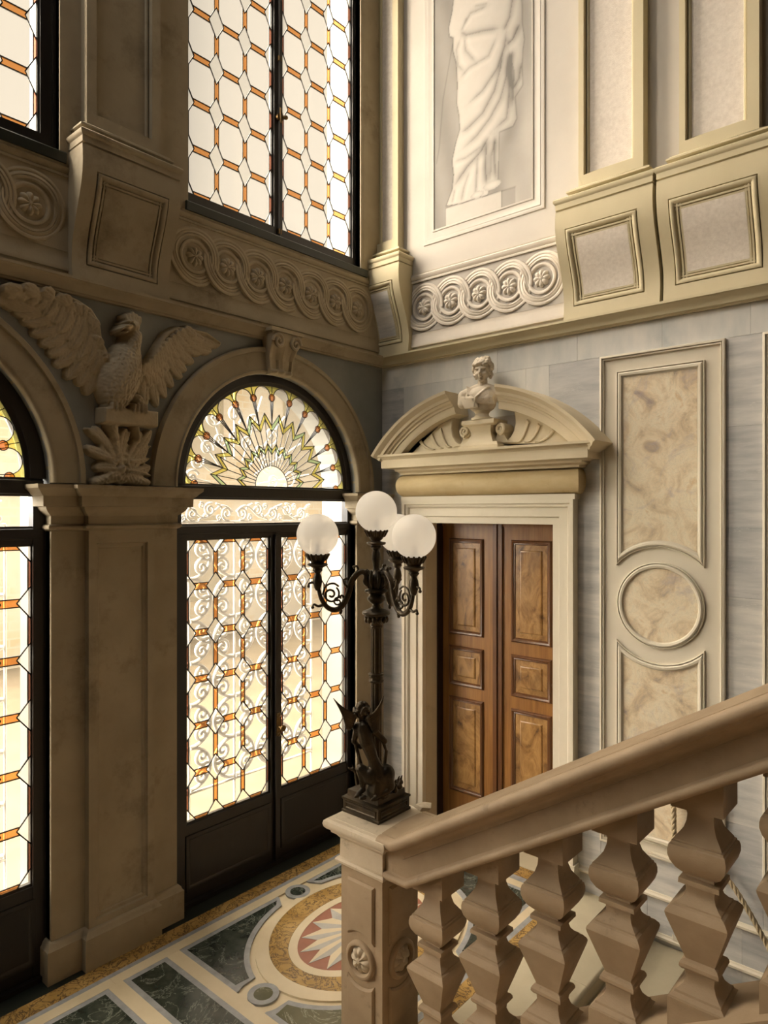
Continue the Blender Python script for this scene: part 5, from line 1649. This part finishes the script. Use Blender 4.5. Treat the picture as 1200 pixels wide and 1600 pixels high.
# ================================================================== GRISAILLE STATUE PAINTED ON THE WALL
def fresco():
    u0, u1, v0, v1 = .606, 1.548, 5.248, 8.48
    d = .0075
    U = np.linspace(u0, u1, int((u1 - u0) / d)); V = np.linspace(v0, v1, int((v1 - v0) / d))
    gu, gv = np.meshgrid(U, V)
    def inside(P):
        r = np.zeros(gu.shape, bool); n = len(P)
        for i in range(n):
            (x0, y0), (x1, y1) = P[i], P[(i + 1) % n]
            c = ((y0 > gv) != (y1 > gv))
            with np.errstate(divide='ignore', invalid='ignore'):
                xx = (x1 - x0) * (gv - y0) / ((y1 - y0) if y1 != y0 else 1e-9) + x0
            r ^= c & (gu < xx)
        return r
    def dist(P):
        D = np.full(gu.shape, 9.0); SG = np.zeros(gu.shape); T = np.zeros(gu.shape)
        n = len(P) - 1
        for i in range(n):
            (x0, y0), (x1, y1) = P[i], P[i + 1]
            dx, dy = x1 - x0, y1 - y0; L = dx * dx + dy * dy + 1e-12
            t = np.clip(((gu - x0) * dx + (gv - y0) * dy) / L, 0, 1)
            e = np.hypot(gu - x0 - t * dx, gv - y0 - t * dy)
            side = (dx * (gv - y0) - dy * (gu - x0)) / math.sqrt(L)
            m = e < D
            D[m] = e[m]; SG[m] = side[m]; T[m] = ((i + t) / n)[m]
        return D, SG, T
    left = [(.90, 7.78), (.85, 7.62), (.83, 7.40), (.812, 7.153), (.796, 7.057), (.761, 6.937), (.768, 6.863), (.809, 6.831), (.804, 6.73), (.84, 6.598), (.851, 6.413), (.843, 6.262), (.867, 6.15), (.875, 6.031), (.831, 5.918), (.796, 5.788), (.812, 5.666), (.796, 5.542), (.733, 5.424)]
    right = [(.89, 5.40), (1.042, 5.404), (1.146, 5.392), (1.16, 5.418), (1.138, 5.463), (1.247, 5.478), (1.254, 5.71), (1.261, 5.867), (1.387, 5.87), (1.421, 5.918), (1.407, 6.092), (1.475, 6.161), (1.469, 6.307), (1.475, 6.436), (1.489, 6.514), (1.469, 6.655), (1.469, 6.787), (1.45, 7.0), (1.46, 7.3), (1.42, 7.6), (1.34, 7.74), (1.22, 7.80), (1.24, 7.90), (1.27, 8.02), (1.22, 8.14), (1.12, 8.17), (1.02, 8.12), (1.0, 7.98), (1.03, 7.84)]
    fig = inside(left + right)
    # the niche: darker on its left side, paler to the right
    val = np.full(gu.shape, .0)
    t = (gu - u0) / (u1 - u0)
    niche = .52 + .20 * np.clip((t - .05) / .9, 0, 1) ** 1.5 - .04 * np.sin(gu * 21 + gv * 5)
    sh, _, _ = dist([(1.46, 7.6), (1.50, 6.6), (1.43, 5.95), (1.30, 5.75), (1.26, 5.42)])
    niche -= .13 * np.exp(-(sh / .085) ** 2)
    val = niche
    # plinth
    pl1 = inside([(.733, 5.405), (1.282, 5.384), (1.282, 5.249), (.733, 5.255)]); pl2 = inside([(1.282, 5.384), (1.405, 5.381), (1.407, 5.249), (1.282, 5.249)])
    val = np.where(pl1, .80, val); val = np.where(pl2, .60, val)
    body = .83 - .10 * np.clip((gu - 1.05) / .4, 0, 1) - .05 * np.clip((.95 - gu) / .2, 0, 1) * 0
    folds = [
        ([(1.275, 6.696), (1.116, 6.749), (.936, 6.793), (.875, 6.847)], .030, .22), ([(.921, 6.794), (.936, 6.672), (1.042, 6.525)], .022, .16), ([(.89, 6.808), (.843, 6.713), (.859, 6.577), (.921, 6.5)], .022, .14),
        ([(1.247, 6.659), (1.16, 6.524), (.967, 6.506), (.875, 6.455)], .024, .15), ([(1.331, 6.67), (1.317, 6.542), (1.247, 6.389), (1.102, 6.262), (.936, 6.2)], .030, .20), ([(1.303, 6.548), (1.275, 6.377), (1.218, 6.216), (1.102, 6.074), (.952, 6.004), (.875, 5.993)], .036, .22),
        ([(1.345, 6.518), (1.331, 6.292), (1.275, 6.132), (1.175, 6.01), (1.042, 5.908), (.875, 5.839)], .034, .20), ([(1.352, 6.502), (1.359, 6.208), (1.345, 6.043), (1.331, 5.951), (1.189, 5.893)], .026, .18), ([(1.175, 5.873), (1.087, 5.767), (.952, 5.685), (.804, 5.552)], .040, .26),
        ([(1.102, 5.812), (.936, 5.767), (.812, 5.77)], .022, .14), ([(1.057, 5.752), (1.042, 5.53), (1.035, 5.419)], .020, .20), ([(1.146, 5.846), (1.131, 5.627), (1.146, 5.473)], .034, .24), ([(1.218, 5.87), (1.218, 5.66), (1.232, 5.495)], .022, .18), ([(.982, 5.65), (.921, 5.529), (.89, 5.404)], .022, .16),
        ([(1.387, 6.475), (1.359, 6.354), (1.387, 6.148)], .030, .24), ([(1.455, 6.661), (1.387, 6.56), (1.331, 6.536)], .034, .26), ([(.952, 6.945), (.89, 6.846)], .018, .14), ([(1.16, 6.935), (.982, 6.956), (.921, 6.883)], .022, .16), ([(1.012, 7.005), (1.16, 6.959)], .016, .12), ([(1.469, 6.355), (1.442, 6.223), (1.387, 6.16)], .022, .18),
        ([(1.35, 6.5), (1.40, 6.3), (1.385, 6.0)], .045, .20), ([(.828, 5.545), (.796, 5.425)], .016, .14), ([(1.24, 5.84), (1.19, 5.7), (1.18, 5.5)], .05, .18), ([(1.05, 7.3), (1.15, 7.1), (1.3, 7.0)], .03, .18), ([(.9, 7.4), (1.0, 7.2), (1.2, 7.15)], .03, .16), ([(1.1, 7.6), (1.12, 7.78)], .03, .16), ([(1.40, 6.95), (1.36, 6.75), (1.30, 6.66)], .03, .2)]
    for P, w, a in folds:
        D, SG, T = dist(P)
        ends = np.clip(np.minimum(T, 1 - T) * 6, 0.15, 1)
        body -= 1.5 * a * ends * np.exp(-(D / (w * .8)) ** 1.2) * np.where(SG > 0, .55, 1.0)
        body += .05 * ends * np.exp(-((D - w * 1.6) / (w * .8)) ** 2) * (SG > 0)
    ed, _, _ = dist(right[5:19]); body -= .12 * np.exp(-(ed / .05) ** 1.4)
    ed, _, _ = dist(left[3:]); body -= .05 * np.exp(-(ed / .02) ** 2)
    val = np.where(fig, np.clip(body, .36, .92), val)
    for P, w, a in (((left + right[:1]), .006, .18), (right, .006, .14), ([(.733, 5.405), (1.282, 5.384), (1.282, 5.249)], .006, .14), ([(1.282, 5.384), (1.405, 5.381)], .006, .15)):
        D, _, _ = dist(P); val = val - a * np.exp(-(D / w) ** 2)
    # painted feet
    for c, r in (((1.05, 5.425), (.065, .028)), ((1.19, 5.46), (.085, .034))):
        q = ((gu - c[0]) / r[0]) ** 2 + ((gv - c[1]) / r[1]) ** 2
        val = np.where(q < 1, .86 - .16 * q, val)
    cr, _, _ = dist([(.80, 6.78), (.70, 6.35), (.66, 5.95), (.63, 5.82)]); val = val - .10 * np.exp(-(cr / .006) ** 2)
    val = np.clip(val, .3, .95)
    lin = val ** 1.5
    colr = np.stack([lin * .68, lin * .64, lin * .575, np.ones_like(lin)], -1)
    n, m = gu.shape
    verts = np.c_[gu.ravel(), np.full(gu.size, -.0035), gv.ravel()]
    i = np.arange(n * m).reshape(n, m)
    faces = np.stack([i[:-1, :-1], i[:-1, 1:], i[1:, 1:], i[1:, :-1]], -1).reshape(-1, 4)
    me = bpy.data.meshes.new('wall_painting'); me.from_pydata(verts.tolist(), [], faces.tolist())
    at = me.color_attributes.new('paint', 'FLOAT_COLOR', 'POINT')
    at.data.foreach_set('color', colr.reshape(-1))
    me.materials.append(M['paint'])
    return put('wall_painting', me, None, label='faded grisaille painting of a draped standing statue in a niche', cat='painting')
fresco()

# ================================================================== ROPE HANDRAIL ON THE DOOR WALL
RO = empty('rope_handrail', FR(2.65, .55, .07), label='twisted hemp rope handrail hanging on the grey marble wall', cat='rope')
def catmull(P, n=14):
    out = []
    for i in range(len(P) - 1):
        p0, p1, p2, p3 = P[max(i - 1, 0)], P[i], P[i + 1], P[min(i + 2, len(P) - 1)]
        for k in range(n):
            t = k / n
            out.append(tuple(.5 * (2 * p1[j] + (p2[j] - p0[j]) * t + (2 * p0[j] - 5 * p1[j] + 4 * p2[j] - p3[j]) * t * t + (3 * p1[j] - p0[j] - 3 * p2[j] + p3[j]) * t ** 3) for j in range(3)))
    out.append(P[-1]); return out
def rope(P, r=.016, name='rope'):
    pts = [Vector(FR(*p)) for p in catmull(P)]
    mb = MB()
    for s in range(3):
        q = []
        L = 0
        for i, p in enumerate(pts):
            if i: L += (pts[i] - pts[i - 1]).length
            t = (pts[min(i + 1, len(pts) - 1)] - pts[max(i - 1, 0)]).normalized()
            x = t.cross(Vector((0, 1, 0))).normalized(); y = t.cross(x)
            a = L / .016 + 2 * PI * s / 3 if False else L * 55 + 2 * PI * s / 3
            q.append(tuple(p + (x * math.cos(a) + y * math.sin(a)) * r * .52))
        mb.tube(q, r * .60, 7)
    mb.build(name, 'rope', RO, 60)
rope([(2.645, 1.30, .07), (2.645, 1.0, .07), (2.650, .80, .07), (2.655, .60, .07)])
rope([(2.665, .56, .07), (2.74, .555, .07), (2.86, .53, .07), (2.99, .455, .07), (3.10, .31, .07), (3.22, .115, .07), (3.36, -.14, .07), (3.52, -.42, .07)])
mb = MB()
mb.lathe(FR(2.655, .52, .07), [(.010, .085), (.024, .075), (.030, .05), (.027, .02), (.033, .005), (.030, -.02), (.022, -.035)], 18)
mb.build('knot', 'rope', RO, 50)
mb = MB(FR)
mb.tube([(2.655, 1.315, -.01), (2.655, 1.315, .07), (2.655, 1.29, .09)], .012, 8); mb.prism(circle(2.655, 1.315, .035, 16), 0, .012)
mb.build('bracket', 'brass', RO, 40)
